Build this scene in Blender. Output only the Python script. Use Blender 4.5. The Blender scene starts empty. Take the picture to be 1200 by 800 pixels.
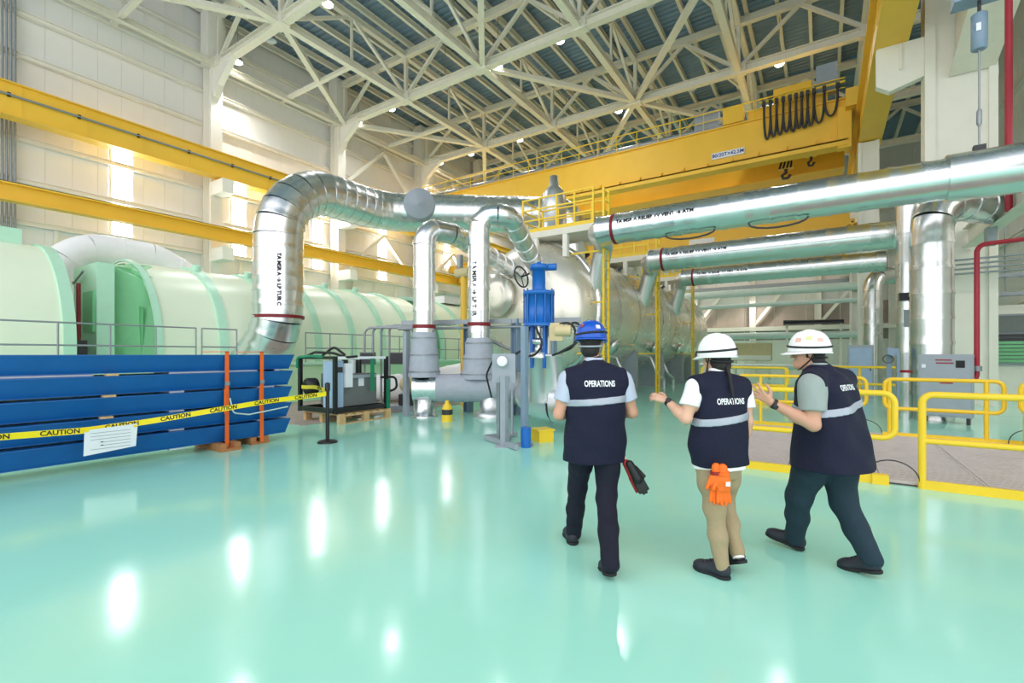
import bpy, math, random
import numpy as np
from mathutils import Vector, Matrix
from mathutils.bvhtree import BVHTree
R = math.radians
random.seed(7)
scene = bpy.context.scene
col = scene.collection

# ------------------------------------------------------------------ camera
cam_d = bpy.data.cameras.new('camera'); cam = bpy.data.objects.new('camera', cam_d); col.objects.link(cam)
cam_d.sensor_width = 36.0; cam_d.lens = 36.0 * 557 / 1200; cam_d.shift_y = 15 / 1200
cam_d.clip_end = 300; cam_d.clip_start = 0.05
cam.location = (0, 0, 1.57); cam.rotation_euler = (R(90), 0, R(33.2))
scene.camera = cam

# ------------------------------------------------------------------ world, exposure
world = bpy.data.worlds.new('world'); scene.world = world; world.use_nodes = True
bg = world.node_tree.nodes['Background']
bg.inputs[0].default_value = (0.97, 0.98, 1.0, 1); bg.inputs[1].default_value = 1.95
vs = scene.view_settings
vs.view_transform = 'Standard'; vs.look = 'None'; vs.exposure = 0.02; vs.gamma = 1.0
vs.use_curve_mapping = False
LAMP_W = 1150.0          # each high bay lamp
WINDOW_L = 16.0          # daylight behind the translucent wall windows

# ------------------------------------------------------------------ materials
def lin(c):
    return tuple(((v / 255) / 12.92 if v / 255 <= 0.04045 else ((v / 255 + 0.055) / 1.055) ** 2.4) for v in c) + (1.0,)
MATS = {}
def mat(name, rgb, rough=0.5, metal=0.0, var=0.06, scale=4.0, bump=0.0, bscale=60.0, coat=0.0, emit=0.0, trans=0.0, spec=0.5, rvar=0.0):
    if name in MATS: return MATS[name]
    m = bpy.data.materials.new(name); m.use_nodes = True
    nt = m.node_tree; b = nt.nodes['Principled BSDF']
    c = lin(rgb)
    b.inputs['Base Color'].default_value = c
    b.inputs['Roughness'].default_value = rough; b.inputs['Metallic'].default_value = metal
    b.inputs['Specular IOR Level'].default_value = spec
    if coat: b.inputs['Coat Weight'].default_value = coat; b.inputs['Coat Roughness'].default_value = 0.06
    if trans: b.inputs['Transmission Weight'].default_value = trans
    if emit:
        b.inputs['Emission Color'].default_value = c; b.inputs['Emission Strength'].default_value = emit
    tc = nt.nodes.new('ShaderNodeTexCoord')
    if var or rvar:
        nz = nt.nodes.new('ShaderNodeTexNoise'); nz.inputs['Scale'].default_value = scale; nz.inputs['Detail'].default_value = 4
        nt.links.new(tc.outputs['Object'], nz.inputs['Vector'])
        if var:
            mx = nt.nodes.new('ShaderNodeMix'); mx.data_type = 'RGBA'
            mx.inputs[6].default_value = tuple(max(0, v * (1 - var * 2)) for v in c[:3]) + (1,)
            mx.inputs[7].default_value = tuple(min(1, v * (1 + var * 2)) for v in c[:3]) + (1,)
            nt.links.new(nz.outputs['Fac'], mx.inputs[0]); nt.links.new(mx.outputs[2], b.inputs['Base Color'])
        if rvar:
            mr = nt.nodes.new('ShaderNodeMapRange'); mr.inputs[3].default_value = max(0.02, rough - rvar); mr.inputs[4].default_value = rough + rvar
            nt.links.new(nz.outputs['Fac'], mr.inputs[0]); nt.links.new(mr.outputs[0], b.inputs['Roughness'])
    if bump:
        n2 = nt.nodes.new('ShaderNodeTexNoise'); n2.inputs['Scale'].default_value = bscale; n2.inputs['Detail'].default_value = 3
        nt.links.new(tc.outputs['Object'], n2.inputs['Vector'])
        bp = nt.nodes.new('ShaderNodeBump'); bp.inputs['Strength'].default_value = bump; bp.inputs['Distance'].default_value = 0.02
        nt.links.new(n2.outputs['Fac'], bp.inputs['Height']); nt.links.new(bp.outputs['Normal'], b.inputs['Normal'])
    MATS[name] = m
    return m
WALLP = mat('wall_sheet', (238, 236, 232), 0.55, var=0.03, scale=0.6)
GIRT = mat('girt_cream', (240, 236, 226), 0.5, var=0.03)
CREAM = mat('steel_cream', (230, 225, 210), 0.5, var=0.04)
COLW = mat('column_offwhite', (240, 236, 226), 0.5, var=0.03, scale=1.5)
DECK = mat('roof_deck_slate', (124, 146, 168), 0.45, metal=0.3, var=0.12, scale=0.4)
YEL = mat('crane_yellow', (246, 194, 62), 0.45, var=0.05, scale=0.8)
YRAIL = mat('rail_yellow', (246, 206, 46), 0.35, var=0.03)
DARK = mat('dark_steel', (52, 52, 56), 0.5)
BLACK = mat('black_paint', (22, 23, 26), 0.45)
GREY = mat('grey_steel', (150, 156, 162), 0.4, metal=0.5)
PAINTGREY = mat('painted_grey', (158, 166, 176), 0.45)
BLUEGREY = mat('blue_grey_post', (128, 150, 172), 0.4)
ALU = mat('aluminium_cladding', (226, 228, 230), 0.26, metal=1.0, var=0.03, scale=2.0, bump=0.06, bscale=9.0, rvar=0.06)
ALU2 = mat('aluminium_cladding_soft', (220, 222, 224), 0.36, metal=0.95, var=0.03, scale=2.0, bump=0.08, bscale=6.0, rvar=0.05)
STEELV = mat('vessel_cladding', (232, 226, 214), 0.28, metal=0.65, var=0.05, scale=0.9, bump=0.05, bscale=2.5, rvar=0.08)
LAG = mat('grey_lagging', (170, 176, 188), 0.7, var=0.06, scale=9, bump=0.5, bscale=14)
MINT = mat('mint_paint', (230, 243, 218), 0.32, var=0.03, scale=0.7)
MINTD = mat('mint_paint_deep', (184, 230, 204), 0.35, var=0.04)
GREEN = mat('green_paint', (120, 196, 140), 0.4, var=0.05)
PLINTH = mat('plinth_green', (186, 226, 184), 0.5, var=0.04)
WHITEP = mat('white_insulation', (240, 240, 242), 0.4, var=0.02)
BLUE = mat('blue_channel', (6, 92, 164), 0.38, var=0.08, scale=3.0)
VALVEB = mat('valve_blue', (24, 104, 190), 0.35, var=0.04)
ORANGE = mat('orange_strap', (238, 104, 24), 0.7)
STICKP = mat('sticker_pink', (234, 184, 168), 0.5, var=0)
STICKL = mat('sticker_lime', (216, 226, 150), 0.5, var=0)
OLDWOOD = mat('worn_timber', (176, 122, 76), 0.75, var=0.15, scale=12)
LENSOFF = mat('lamp_lens_unlit', (196, 206, 220), 0.3, var=0)
WOOD = mat('raw_timber', (206, 172, 124), 0.7, var=0.14, scale=12)
TAPE = mat('caution_tape', (250, 226, 10), 0.4, var=0.02)
PAPER = mat('paper_white', (232, 236, 242), 0.5, var=0.02)
INK = mat('black_ink', (18, 18, 22), 0.6, var=0)
BLUEINK = mat('blue_ink', (40, 60, 150), 0.6, var=0)
REDINK = mat('red_ink', (150, 50, 60), 0.6, var=0)
GREYINK = mat('grey_ink', (140, 146, 156), 0.6, var=0)
REDBAND = mat('red_band', (130, 16, 32), 0.45, var=0)
REDPIPE = mat('red_pipe', (170, 30, 52), 0.4)
PALEPIPE = mat('pale_green_pipe', (206, 224, 216), 0.35)
BEIGE = mat('beige_plate', (214, 196, 152), 0.5)
MACH = mat('machine_grey', (112, 118, 118), 0.5)
MACHBLUE = mat('machine_blue_grey', (160, 184, 214), 0.4)
GREENSTRAP = mat('green_strap', (20, 130, 92), 0.6)
CONC = mat('bare_concrete', (170, 158, 148), 0.8, var=0.08, scale=3)
GRATE = mat('grating_steel', (214, 204, 202), 0.5, metal=0.3, var=0.05, scale=5)
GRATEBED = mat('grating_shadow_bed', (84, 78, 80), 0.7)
LENS = mat('lamp_lens', (255, 252, 246), 0.4, var=0, emit=20.0)
PANE = mat('translucent_daylight_pane', (246, 250, 255), 0.4, var=0, emit=WINDOW_L)
NAVY = mat('vest_navy', (7, 13, 44), 0.85, var=0.08, scale=8, bump=0.25, bscale=35)
NAVYTROUSER = mat('trouser_navy', (8, 12, 34), 0.85, var=0.08, scale=8, bump=0.25, bscale=30)
TEALTROUSER = mat('trouser_dark_teal', (25, 49, 62), 0.85, var=0.08, scale=8, bump=0.25, bscale=30)
KHAKI = mat('trouser_khaki', (166, 148, 116), 0.85, var=0.06, scale=8, bump=0.25, bscale=30)
SILVER = mat('reflective_silver', (168, 175, 188), 0.4, metal=0.2, var=0.04, scale=20)
WHITETXT = mat('print_white', (240, 242, 246), 0.6, var=0)
SKIN = mat('skin', (206, 154, 128), 0.5, var=0.04, scale=14)
SKIN2 = mat('skin_light', (220, 172, 146), 0.5, var=0.04, scale=14)
HAIR = mat('hair_black', (26, 20, 18), 0.5, var=0.1, scale=40, bump=0.5, bscale=120)
SHIRTB = mat('shirt_pale_blue', (186, 196, 216), 0.8, var=0.03, bump=0.2, bscale=30)
SHIRTW = mat('shirt_white', (244, 244, 246), 0.8, var=0.02, bump=0.2, bscale=30)
SHIRTG = mat('shirt_grey_green', (150, 162, 158), 0.8, var=0.03, bump=0.2, bscale=30)
SHOE = mat('shoe_dark', (38, 42, 52), 0.6, var=0.1, scale=20)
SOLE = mat('shoe_sole', (24, 25, 30), 0.7)
HELB = mat('helmet_blue', (14, 82, 190), 0.22, var=0.02)
HELW = mat('helmet_white', (246, 246, 246), 0.22, var=0.02)
GLOVEO = mat('glove_orange', (246, 112, 20), 0.6, var=0.05, bump=0.3, bscale=40)
GLOVER = mat('glove_red', (150, 34, 34), 0.6)

# floor: glossy mint epoxy with faint rolling unevenness
def floor_mat():
    m = bpy.data.materials.new('mint_epoxy_floor'); m.use_nodes = True; nt = m.node_tree; b = nt.nodes['Principled BSDF']
    tc = nt.nodes.new('ShaderNodeTexCoord')
    n1 = nt.nodes.new('ShaderNodeTexNoise'); n1.inputs['Scale'].default_value = 0.3; n1.inputs['Detail'].default_value = 7; n1.inputs['Distortion'].default_value = 1.4
    nt.links.new(tc.outputs['Object'], n1.inputs['Vector'])
    mx = nt.nodes.new('ShaderNodeMix'); mx.data_type = 'RGBA'
    mx.inputs[6].default_value = lin((150, 226, 204)); mx.inputs[7].default_value = lin((178, 238, 222))
    nt.links.new(n1.outputs['Fac'], mx.inputs[0]); nt.links.new(mx.outputs[2], b.inputs['Base Color'])
    b.inputs['Roughness'].default_value = 0.13; b.inputs['Specular IOR Level'].default_value = 0.5
    n2 = nt.nodes.new('ShaderNodeTexNoise'); n2.inputs['Scale'].default_value = 1.6; n2.inputs['Detail'].default_value = 3
    nt.links.new(tc.outputs['Object'], n2.inputs['Vector'])
    bp = nt.nodes.new('ShaderNodeBump'); bp.inputs['Strength'].default_value = 0.10; bp.inputs['Distance'].default_value = 0.03
    nt.links.new(n2.outputs['Fac'], bp.inputs['Height']); nt.links.new(bp.outputs['Normal'], b.inputs['Normal'])
    return m
FLOOR = floor_mat()

# ------------------------------------------------------------------ object helpers
def tag(o, label=None, cat=None, group=None, kind=None):
    if label: o['label'] = label
    if cat: o['category'] = cat
    if group: o['group'] = group
    if kind: o['kind'] = kind
    return o
def thing(name, loc, label, cat, group=None, kind=None):
    o = bpy.data.objects.new(name, None); o.empty_display_size = 0.2; col.objects.link(o); o.location = loc
    return tag(o, label, cat, group, kind)
def origin(o):
    while o.parent: o = o.parent
    return Vector(o.location)
class MB:
    """collects boxes, bars, tubes, lathes and prisms (world coordinates) and links them as ONE mesh object"""
    def __init__(s): s.v = []; s.f = []; s.sm = []
    def add(s, vs, fs, smooth=False):
        n = len(s.v); s.v += [tuple(p) for p in vs]; s.f += [tuple(i + n for i in f) for f in fs]; s.sm += [smooth] * len(fs); return s
    def box(s, lo, hi):
        x0, y0, z0 = lo; x1, y1, z1 = hi
        return s.add([(x0,y0,z0),(x1,y0,z0),(x1,y1,z0),(x0,y1,z0),(x0,y0,z1),(x1,y0,z1),(x1,y1,z1),(x0,y1,z1)],
                     [(3,2,1,0),(4,5,6,7),(0,1,5,4),(1,2,6,5),(2,3,7,6),(3,0,4,7)])
    def cbox(s, c, sz, rz=0.0):
        hx, hy, hz = sz[0]/2, sz[1]/2, sz[2]/2; cs, sn = math.cos(rz), math.sin(rz); vs = []
        for z in (-hz, hz):
            for x, y in ((-hx,-hy),(hx,-hy),(hx,hy),(-hx,hy)): vs.append((c[0]+x*cs-y*sn, c[1]+x*sn+y*cs, c[2]+z))
        return s.add(vs, [(3,2,1,0),(4,5,6,7),(0,1,5,4),(1,2,6,5),(2,3,7,6),(3,0,4,7)])
    def frame(s, a, b, up=(0,0,1)):
        a, b = Vector(a), Vector(b); d = (b-a).normalized(); up = Vector(up)
        if abs(d.dot(up)) > 0.98: up = Vector((0,1,0))
        sx = d.cross(up).normalized(); return a, b, sx, sx.cross(d).normalized()
    def bar(s, a, b, w, h, up=(0,0,1)):
        a, b, x, z = s.frame(a, b, up)
        vs = [p + x*(i*w/2) + z*(j*h/2) for p in (a, b) for i, j in ((-1,-1),(1,-1),(1,1),(-1,1))]
        return s.add(vs, [(3,2,1,0)[::-1],(4,5,6,7)[::-1],(0,4,5,1),(1,5,6,2),(2,6,7,3),(3,7,4,0)])
    def ibeam(s, a, b, w, h, t=0.03, up=(0,0,1)):
        a, b, x, z = s.frame(a, b, up)
        for o, ww, hh in ((h/2-t/2, w, t), (-h/2+t/2, w, t), (0, t, h-2*t)):
            s.bar(a+z*o, b+z*o, ww, hh, up)
        return s
    def tube(s, pts, r, seg=16, caps=True, closed=False):
        P = [Vector(p) for p in pts]; n = len(P); rr = r if isinstance(r, (list, tuple)) else [r]*n
        t0 = (P[1]-P[0]).normalized(); ref = Vector((0,0,1)) if abs(t0.z) < 0.9 else Vector((1,0,0))
        x = t0.cross(ref).normalized(); prev = t0; vs = []
        for i in range(n):
            if closed: t = (P[(i+1)%n]-P[i-1]).normalized()
            else: t = ((P[min(i+1,n-1)]-P[i]).normalized() + (P[i]-P[max(i-1,0)]).normalized()).normalized() if 0 < i < n-1 else (P[min(i+1,n-1)]-P[max(i-1,0)]).normalized()
            q = prev.rotation_difference(t); x = (q @ x); x = (x - t*x.dot(t)).normalized(); prev = t; y = t.cross(x)
            for k in range(seg):
                a = 2*math.pi*k/seg; vs.append(P[i] + (x*math.cos(a)+y*math.sin(a))*rr[i])
        fs = [(i*seg+k, i*seg+(k+1)%seg, (i+1)*seg+(k+1)%seg, (i+1)*seg+k) for i in range(n-1) for k in range(seg)]
        if closed: fs += [((n-1)*seg+k, (n-1)*seg+(k+1)%seg, (k+1)%seg, k) for k in range(seg)]
        s.add(vs, fs, True)
        if caps and not closed:
            s.add(vs[:seg], [tuple(range(seg))[::-1]]); s.add(vs[-seg:], [tuple(range(seg))])
        return s
    def cyl(s, a, b, r, seg=16): return s.tube([a, b], r, seg)
    def lathe(s, base, axis, prof, seg=32, ref=None, caps=True):
        """prof: (distance along axis, radius)"""
        base, ax = Vector(base), Vector(axis).normalized(); rf = Vector(ref) if ref else (Vector((0,0,1)) if abs(ax.z) < 0.9 else Vector((1,0,0)))
        x = ax.cross(rf).normalized(); y = ax.cross(x); vs = []
        for d, r in prof:
            for k in range(seg):
                a = 2*math.pi*k/seg; vs.append(base + ax*d + (x*math.cos(a)+y*math.sin(a))*r)
        n = len(prof)
        s.add(vs, [(i*seg+k, i*seg+(k+1)%seg, (i+1)*seg+(k+1)%seg, (i+1)*seg+k) for i in range(n-1) for k in range(seg)], True)
        if caps:
            s.add(vs[:seg], [tuple(range(seg))[::-1]]); s.add(vs[-seg:], [tuple(range(seg))])
        return s
    def prism(s, poly, ext):
        n = len(poly); P = [Vector(p) for p in poly]; E = Vector(ext)
        nrm = Vector((0,0,0))
        for i in range(n): nrm += P[i].cross(P[(i+1) % n])
        if nrm.dot(E) < 0: P = P[::-1]
        return s.add(P + [p+E for p in P], [tuple(range(n))[::-1], tuple(range(n, 2*n))] + [(i, (i+1)%n, n+(i+1)%n, n+i) for i in range(n)])
    def build(s, name, m, parent=None, label=None, cat=None, group=None, kind=None):
        if parent is None:
            a = np.array(s.v); og = Vector(((a[:,0].min()+a[:,0].max())/2, (a[:,1].min()+a[:,1].max())/2, a[:,2].min()))
        else: og = origin(parent)
        me = bpy.data.meshes.new(name); me.from_pydata([(x-og.x, y-og.y, z-og.z) for x, y, z in s.v], [], s.f)
        me.materials.append(m); me.polygons.foreach_set('use_smooth', s.sm); me.update()
        o = bpy.data.objects.new(name, me); col.objects.link(o)
        if parent is None: o.location = og
        else: o.parent = parent
        return tag(o, label, cat, group, kind)
def share(o, parent, delta):
    """a copy of one part (mesh shared) moved by delta"""
    c = o.copy(); col.objects.link(c); c.parent = parent; c.location = Vector(o.location) + Vector(delta); return c
def kids(o): return [c for c in bpy.data.objects if c.parent == o]
def dup(root, loc, label=None, group=None, ch=None):
    r = root.copy(); col.objects.link(r); r.location = loc
    if label: r['label'] = label
    if group: r['group'] = group
    for c in (ch if ch is not None else kids(root)):
        d = c.copy(); col.objects.link(d); d.parent = r
        for g in kids(c):
            e = g.copy(); col.objects.link(e); e.parent = d
    return r
def fillet(pts, rad, n=10):
    """polyline with rounded corners; rad per inner corner"""
    P = [Vector(p) for p in pts]; out = [P[0]]
    for i in range(1, len(P)-1):
        r = rad[i-1] if isinstance(rad, (list, tuple)) else rad
        a, b = (P[i-1]-P[i]).normalized(), (P[i+1]-P[i]).normalized(); ang = a.angle(b)
        if r <= 0 or ang > 3.13: out.append(P[i]); continue
        tl = min(r/math.tan(ang/2), 0.49*(P[i-1]-P[i]).length if i > 1 else 0.99*(P[i-1]-P[i]).length, 0.49*(P[i+1]-P[i]).length if i < len(P)-2 else 0.99*(P[i+1]-P[i]).length)
        r = tl*math.tan(ang/2); bis = (a+b).normalized(); c = P[i] + bis*(r/math.sin(ang/2)); p0 = P[i]+a*tl; p1 = P[i]+b*tl
        u, w = (p0-c), (p1-c); tot = u.angle(w); ax = u.cross(w).normalized()
        for k in range(n+1): out.append(c + Matrix.Rotation(tot*k/n, 3, ax) @ u)
    out.append(P[-1]); return out
def resample(pts, step):
    P = [Vector(p) for p in pts]; out = [P[0]]; need = step
    for a, b in zip(P, P[1:]):
        L = (b-a).length; d = 0.0
        while L - d >= need - 1e-9:
            d += need; out.append(a + (b-a)*(d/L)); need = step
        need -= (L-d)
        if need < 1e-6: need = step
    if (out[-1]-P[-1]).length > step*0.2: out.append(P[-1])
    return out
def clad_pipe(root, path, r, m, sect=0.5, seg=28, part='jacket', step=None):
    """pipe of overlapping sheet jackets, each jacket a part of its own"""
    step = step or sect/4; pts = resample(path, step); k = max(1, round(sect/step)); i = 0
    while i < len(pts)-1:
        sec = pts[i:i+k+1]
        if len(pts)-1-(i+k) < 2: sec = pts[i:]
        d = (sec[1]-sec[0]); lip = sec[0] + d*min(0.5, 0.035/d.length)
        rr = [r+0.018, r+0.018] + [r]*(len(sec)-1)
        MB().tube([sec[0], lip] + sec[1:], rr, seg, caps=True).build(part, m, root)
        i += len(sec)-1
def text_mesh(body, size, bold=0.0, align='CENTER'):
    """flat letters in the XY plane -> (verts, faces)"""
    cu = bpy.data.curves.new('lettering', 'FONT'); cu.body = body; cu.size = size; cu.align_x = align; cu.align_y = 'CENTER'; cu.offset = bold; cu.resolution_u = 3
    ob = bpy.data.objects.new('lettering', cu); col.objects.link(ob); bpy.context.view_layer.update()
    me = bpy.data.meshes.new_from_object(ob.evaluated_get(bpy.context.evaluated_depsgraph_get()))
    V = [tuple(v.co) for v in me.vertices]; F = [tuple(p.vertices) for p in me.polygons]
    bpy.data.objects.remove(ob); bpy.data.curves.remove(cu); bpy.data.meshes.remove(me)
    return V, F
def lettering(body, size, fn, m, parent, name='lettering', bold=0.0, align='CENTER', label=None, sub=0):
    V, F = text_mesh(body, size, bold, align)
    return MB().add([fn(x, y) for x, y, z in V], F).build(name, m, parent, label)
# ================================================================== THE SETTING
XW, YE = -30.0, 56.0
tag(MB().box((-30.5, -14, -0.3), (16, 57, 0.0)).build('floor', FLOOR), kind='structure')
fl = bpy.data.objects['floor']
MB().box((-14.4, 6.2, 0.0), (-9.6, 12.0, 0.012)).build('bare_strip', CONC, fl)

# ---- left wall: sheeting panels, girts, wind posts
wl = thing('wall_left', (XW, 0, 0), None, None, kind='structure')
MB().box((XW-0.4, -14, 0), (XW-0.12, 57, 21.5)).build('wall_core', WALLP, wl)
rows = [(0.0, 5.55), (5.55, 11.15), (11.15, 16.75), (16.75, 21.4)]
for z0, z1 in rows:
    base = None
    for k in range(60):
        y = -2 + k*0.95
        if base is None:
            base = MB().box((XW-0.12, y+0.004, z0+0.02), (XW-0.02, y+0.946, z1-0.02)).build('panel', WALLP, wl); by = y
        else: share(base, wl, (random.uniform(-0.004, 0.004), y-by, 0))
for z in (5.55, 7.45, 9.3, 11.15, 13.0, 14.85, 16.75, 18.2, 19.7):
    MB().ibeam((XW+0.14, -6, z), (XW+0.14, 56, z), 0.24, 0.24, 0.05).build('girt', GIRT, wl)
for k in range(22):
    y = 0.6 + k*2.1
    MB().box((XW, y-0.07, 5.6), (XW+0.14, y+0.07, 7.4)).build('wind_post', GIRT, wl)

# ---- end wall, right wall
we = thing('wall_back', (-10, YE, 0), None, None, kind='structure')
MB().box((-30.2, YE, 0), (12, YE+0.3, 21.5)).build('wall_core', WALLP, we)
b0 = MB().box((-30, YE-0.08, 0.05), (-28.45, YE, 21.3)).build('panel', WALLP, we)
for k in range(1, 25): share(b0, we, (1.6*k, random.uniform(-0.01, 0.01), 0))
for z in (7.4, 11.1, 14.8, 18.5): MB().ibeam((-30, YE-0.2, z), (9, YE-0.2, z), 0.24, 0.24, 0.05).build('girt', GIRT, we)
wr = thing('wall_right', (9.0, 30, 0), None, None, kind='structure')
MB().box((9.0, 8, 0), (9.3, 56, 21.5)).build('wall_core', WALLP, wr)
for k in range(30): 
    if k == 0: b1 = MB().box((8.92, 8.02, 0.02), (9.0, 9.58, 21.4)).build('panel', WALLP, wr)
    else: share(b1, wr, (random.uniform(-0.01, 0.01), 1.6*k, 0))
for z in (4.2, 8.0, 12.0, 16.0): MB().ibeam((8.8, 8, z), (8.8, 56, z), 0.24, 0.24, 0.05).build('girt', GIRT, wr)

# ---- daylight windows in the left wall
for n, (yc, zlo) in enumerate(((9.4, 7.5), (15.2, 7.5), (20.6, 7.5), (26.5, 7.5), (34.4, 9.8)), 1):
    w = thing('window_%d' % n, (XW, yc, zlo), None, None, kind='structure')
    MB().box((XW+0.02, yc-0.42, zlo), (XW+0.06, yc+0.42, 13.2)).build('pane', PANE, w)
    f = MB()
    for y in (yc-0.46, yc+0.46): f.box((XW, y-0.04, zlo-0.06), (XW+0.1, y+0.04, 13.26))
    for z in (zlo-0.05, 13.25): f.box((XW, yc-0.5, z-0.04), (XW+0.1, yc+0.5, z+0.04))
    f.build('window_frame', GIRT, w)

# ---- roof
ce = thing('ceiling', (-10, 20, 21.4), None, None, kind='structure')
prof = []
y = -4.0
while y < 56.0:
    prof += [(y, 21.42), (y+0.14, 21.42), (y+0.2, 21.5), (y+0.34, 21.5)]; y += 0.4
m = MB(); vs = [(x, yy, z) for x in (-30.3, 9.3) for yy, z in prof]; n = len(prof)
m.add(vs, [(i, n+i, n+i+1, i+1) for i in range(n-1)])
m.box((-30.3, -4, 21.6), (9.3, 56, 21.75))
m.build('roof_deck', DECK, ce)
pb = None
for k in range(26):
    x = -29.6 + 1.525*k
    if pb is None:
        pb = MB().ibeam((x, 2, 21.22), (x, 56, 21.22), 0.18, 0.36, 0.035).build('purlin', CREAM, ce)
    else: share(pb, ce, (1.525*k, 0, 0))

# ---- columns along the left wall
def left_column(y, label):
    c = thing('building_column', (-29.25, y, 0), label, 'column', 'white columns along the left wall')
    MB().ibeam((-29.25, y, 0), (-29.25, y, 18.2), 0.62, 0.9, 0.06, (1, 0, 0)).build('shaft', COLW, c)
    MB().prism([(-28.9, y-0.16, 16.1), (-28.6, y-0.16, 16.2), (-28.35, y-0.16, 16.7), (-26.9, y-0.16, 17.75), (-26.9, y-0.16, 18.0), (-28.9, y-0.16, 18.0)], (0, 0.32, 0)).build('knee_haunch', COLW, c)
    MB().box((-29.0, y-0.3, 10.5), (-27.5, y+0.3, 11.25)).build('rail_bracket', COLW, c)
    MB().box((-29.0, y-0.3, 6.8), (-27.5, y+0.3, 7.5)).build('rail_bracket', COLW, c)
    MB().box((-29.7, y-0.45, 18.0), (-28.8, y+0.45, 21.2)).build('column_head', COLW, c)
for y, w in ((13.4, 'nearest of those fully in view'), (21.8, 'second, behind the big silver elbow'), (30.2, 'third, left of the capped pipe end'), (38.6, 'fourth, farthest seen')):
    left_column(y, 'off white steel column on the left wall, ' + w)
def right_column(y, label, br=True):
    c = thing('building_column', (3.5, y, 0), label, 'column')
    MB().box((2.98, y, 0), (4.2, y+0.5, 21.3)).build('shaft', COLW, c)
    MB().box((2.72, y-0.1, 0), (2.98, y+0.65, 21.3)).build('flange', COLW, c)
    MB().box((4.2, y-0.1, 0), (4.4, y+0.65, 21.3)).build('flange', COLW, c)
    if br:
        MB().prism([(2.75, y+0.08, 11.8), (1.5, y+0.08, 11.8), (1.5, y+0.08, 10.55), (1.85, y+0.08, 10.3), (2.75, y+0.08, 10.55)], (0, 0.3, 0)).build('crane_bracket', COLW, c)
        MB().box((2.1, y-0.02, 10.9), (2.16, y+0.1, 11.75)).build('bracket_stiffener', COLW, c)
right_column(20.0, 'broad off white column carrying the right crane beam, behind the silver risers')
for y, w in ((28.4, 'straight below the right crane beam, nearer one'), (36.8, 'straight below the right crane beam, farther one')):
    c = thing('building_column', (1.8, y, 0), 'off white column ' + w, 'column')
    MB().box((1.55, y, 0), (2.1, y+0.4, 11.75)).build('shaft', COLW, c)
    for x in (1.42, 2.1): MB().box((x, y-0.08, 0), (x+0.13, y+0.48, 11.75)).build('flange', COLW, c)

# ---- roof trusses
XN = [-28.5, -22.4, -16.3, -10.2, -4.1, 2.0, 8.1]
TY = [13.4, 21.8, 30.2, 38.6, 47.0]
ORD = ['nearest', 'second', 'third', 'fourth', 'fifth']
tr0 = thing('roof_truss', (-10, TY[0], 18.0), 'cream steel roof truss spanning the hall, nearest of the row', 'truss', 'roof trusses')
yy = TY[0]
MB().ibeam((-28.8, yy, 18), (8.1, yy, 18), 0.4, 0.46, 0.05).build('bottom_chord', CREAM, tr0)
MB().ibeam((-29, yy, 20.75), (8.5, yy, 20.75), 0.34, 0.4, 0.05).build('top_chord', CREAM, tr0)
for i, x in enumerate(XN):
    MB().bar((x, yy, 18.2), (x, yy, 20.6), 0.2, 0.2).build('post', CREAM, tr0)
    MB().cbox((x, yy, 18.0), (0.8, 0.5, 0.56)).build('gusset', CREAM, tr0)
    if i < len(XN)-1:
        xm = (x+XN[i+1])/2
        MB().bar((x, yy, 18.1), (xm, yy, 20.6), 0.18, 0.18).build('diagonal', CREAM, tr0)
        MB().bar((XN[i+1], yy, 18.1), (xm, yy, 20.6), 0.18, 0.18).build('diagonal', CREAM, tr0)
k0 = kids(tr0)
for j in range(1, 5):
    dup(tr0, (-10, TY[j], 18.0), 'cream steel roof truss spanning the hall, %s of the row counted from the front' % ORD[j], ch=k0)
# longitudinal trusses through the nodes
lt0 = thing('roof_beam', (XN[1], 30, 18.0), None, 'roof beam', 'lengthwise roof beams')
x = XN[1]
MB().ibeam((x, 5, 18), (x, 55.5, 18), 0.34, 0.4, 0.05).build('bottom_chord', CREAM, lt0)
for j in range(-1, 5):
    ya = TY[0]+8.4*j; ym = ya+4.2; yb = ya+8.4
    MB().bar((x, ya, 18.1), (x, ym, 20.7), 0.16, 0.16).build('diagonal', CREAM, lt0)
    MB().bar((x, yb, 18.1), (x, ym, 20.7), 0.16, 0.16).build('diagonal', CREAM, lt0)
    MB().bar((x, ym, 18.1), (x, ym, 20.7), 0.12, 0.12).build('hanger', CREAM, lt0)
MB().ibeam((x, 5, 20.72), (x, 55.5, 20.72), 0.3, 0.34, 0.05).build('top_chord', CREAM, lt0)
lt0['label'] = 'lengthwise cream roof beam, first from the left wall'
k0 = kids(lt0)
for i, w in ((2, 'second'), (3, 'third'), (4, 'fourth'), (5, 'fifth, over the right crane beam')):
    dup(lt0, (XN[i], 30, 18.0), 'lengthwise cream roof beam, %s from the left wall' % w, ch=k0)
# edge strut along the wall head
MB().ibeam((-28.6, 3, 17.9), (-28.6, 55.5, 17.9), 0.3, 0.34, 0.05).build('eaves_beam', CREAM, None, 'cream eaves beam running along the head of the left wall', 'beam')
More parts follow.
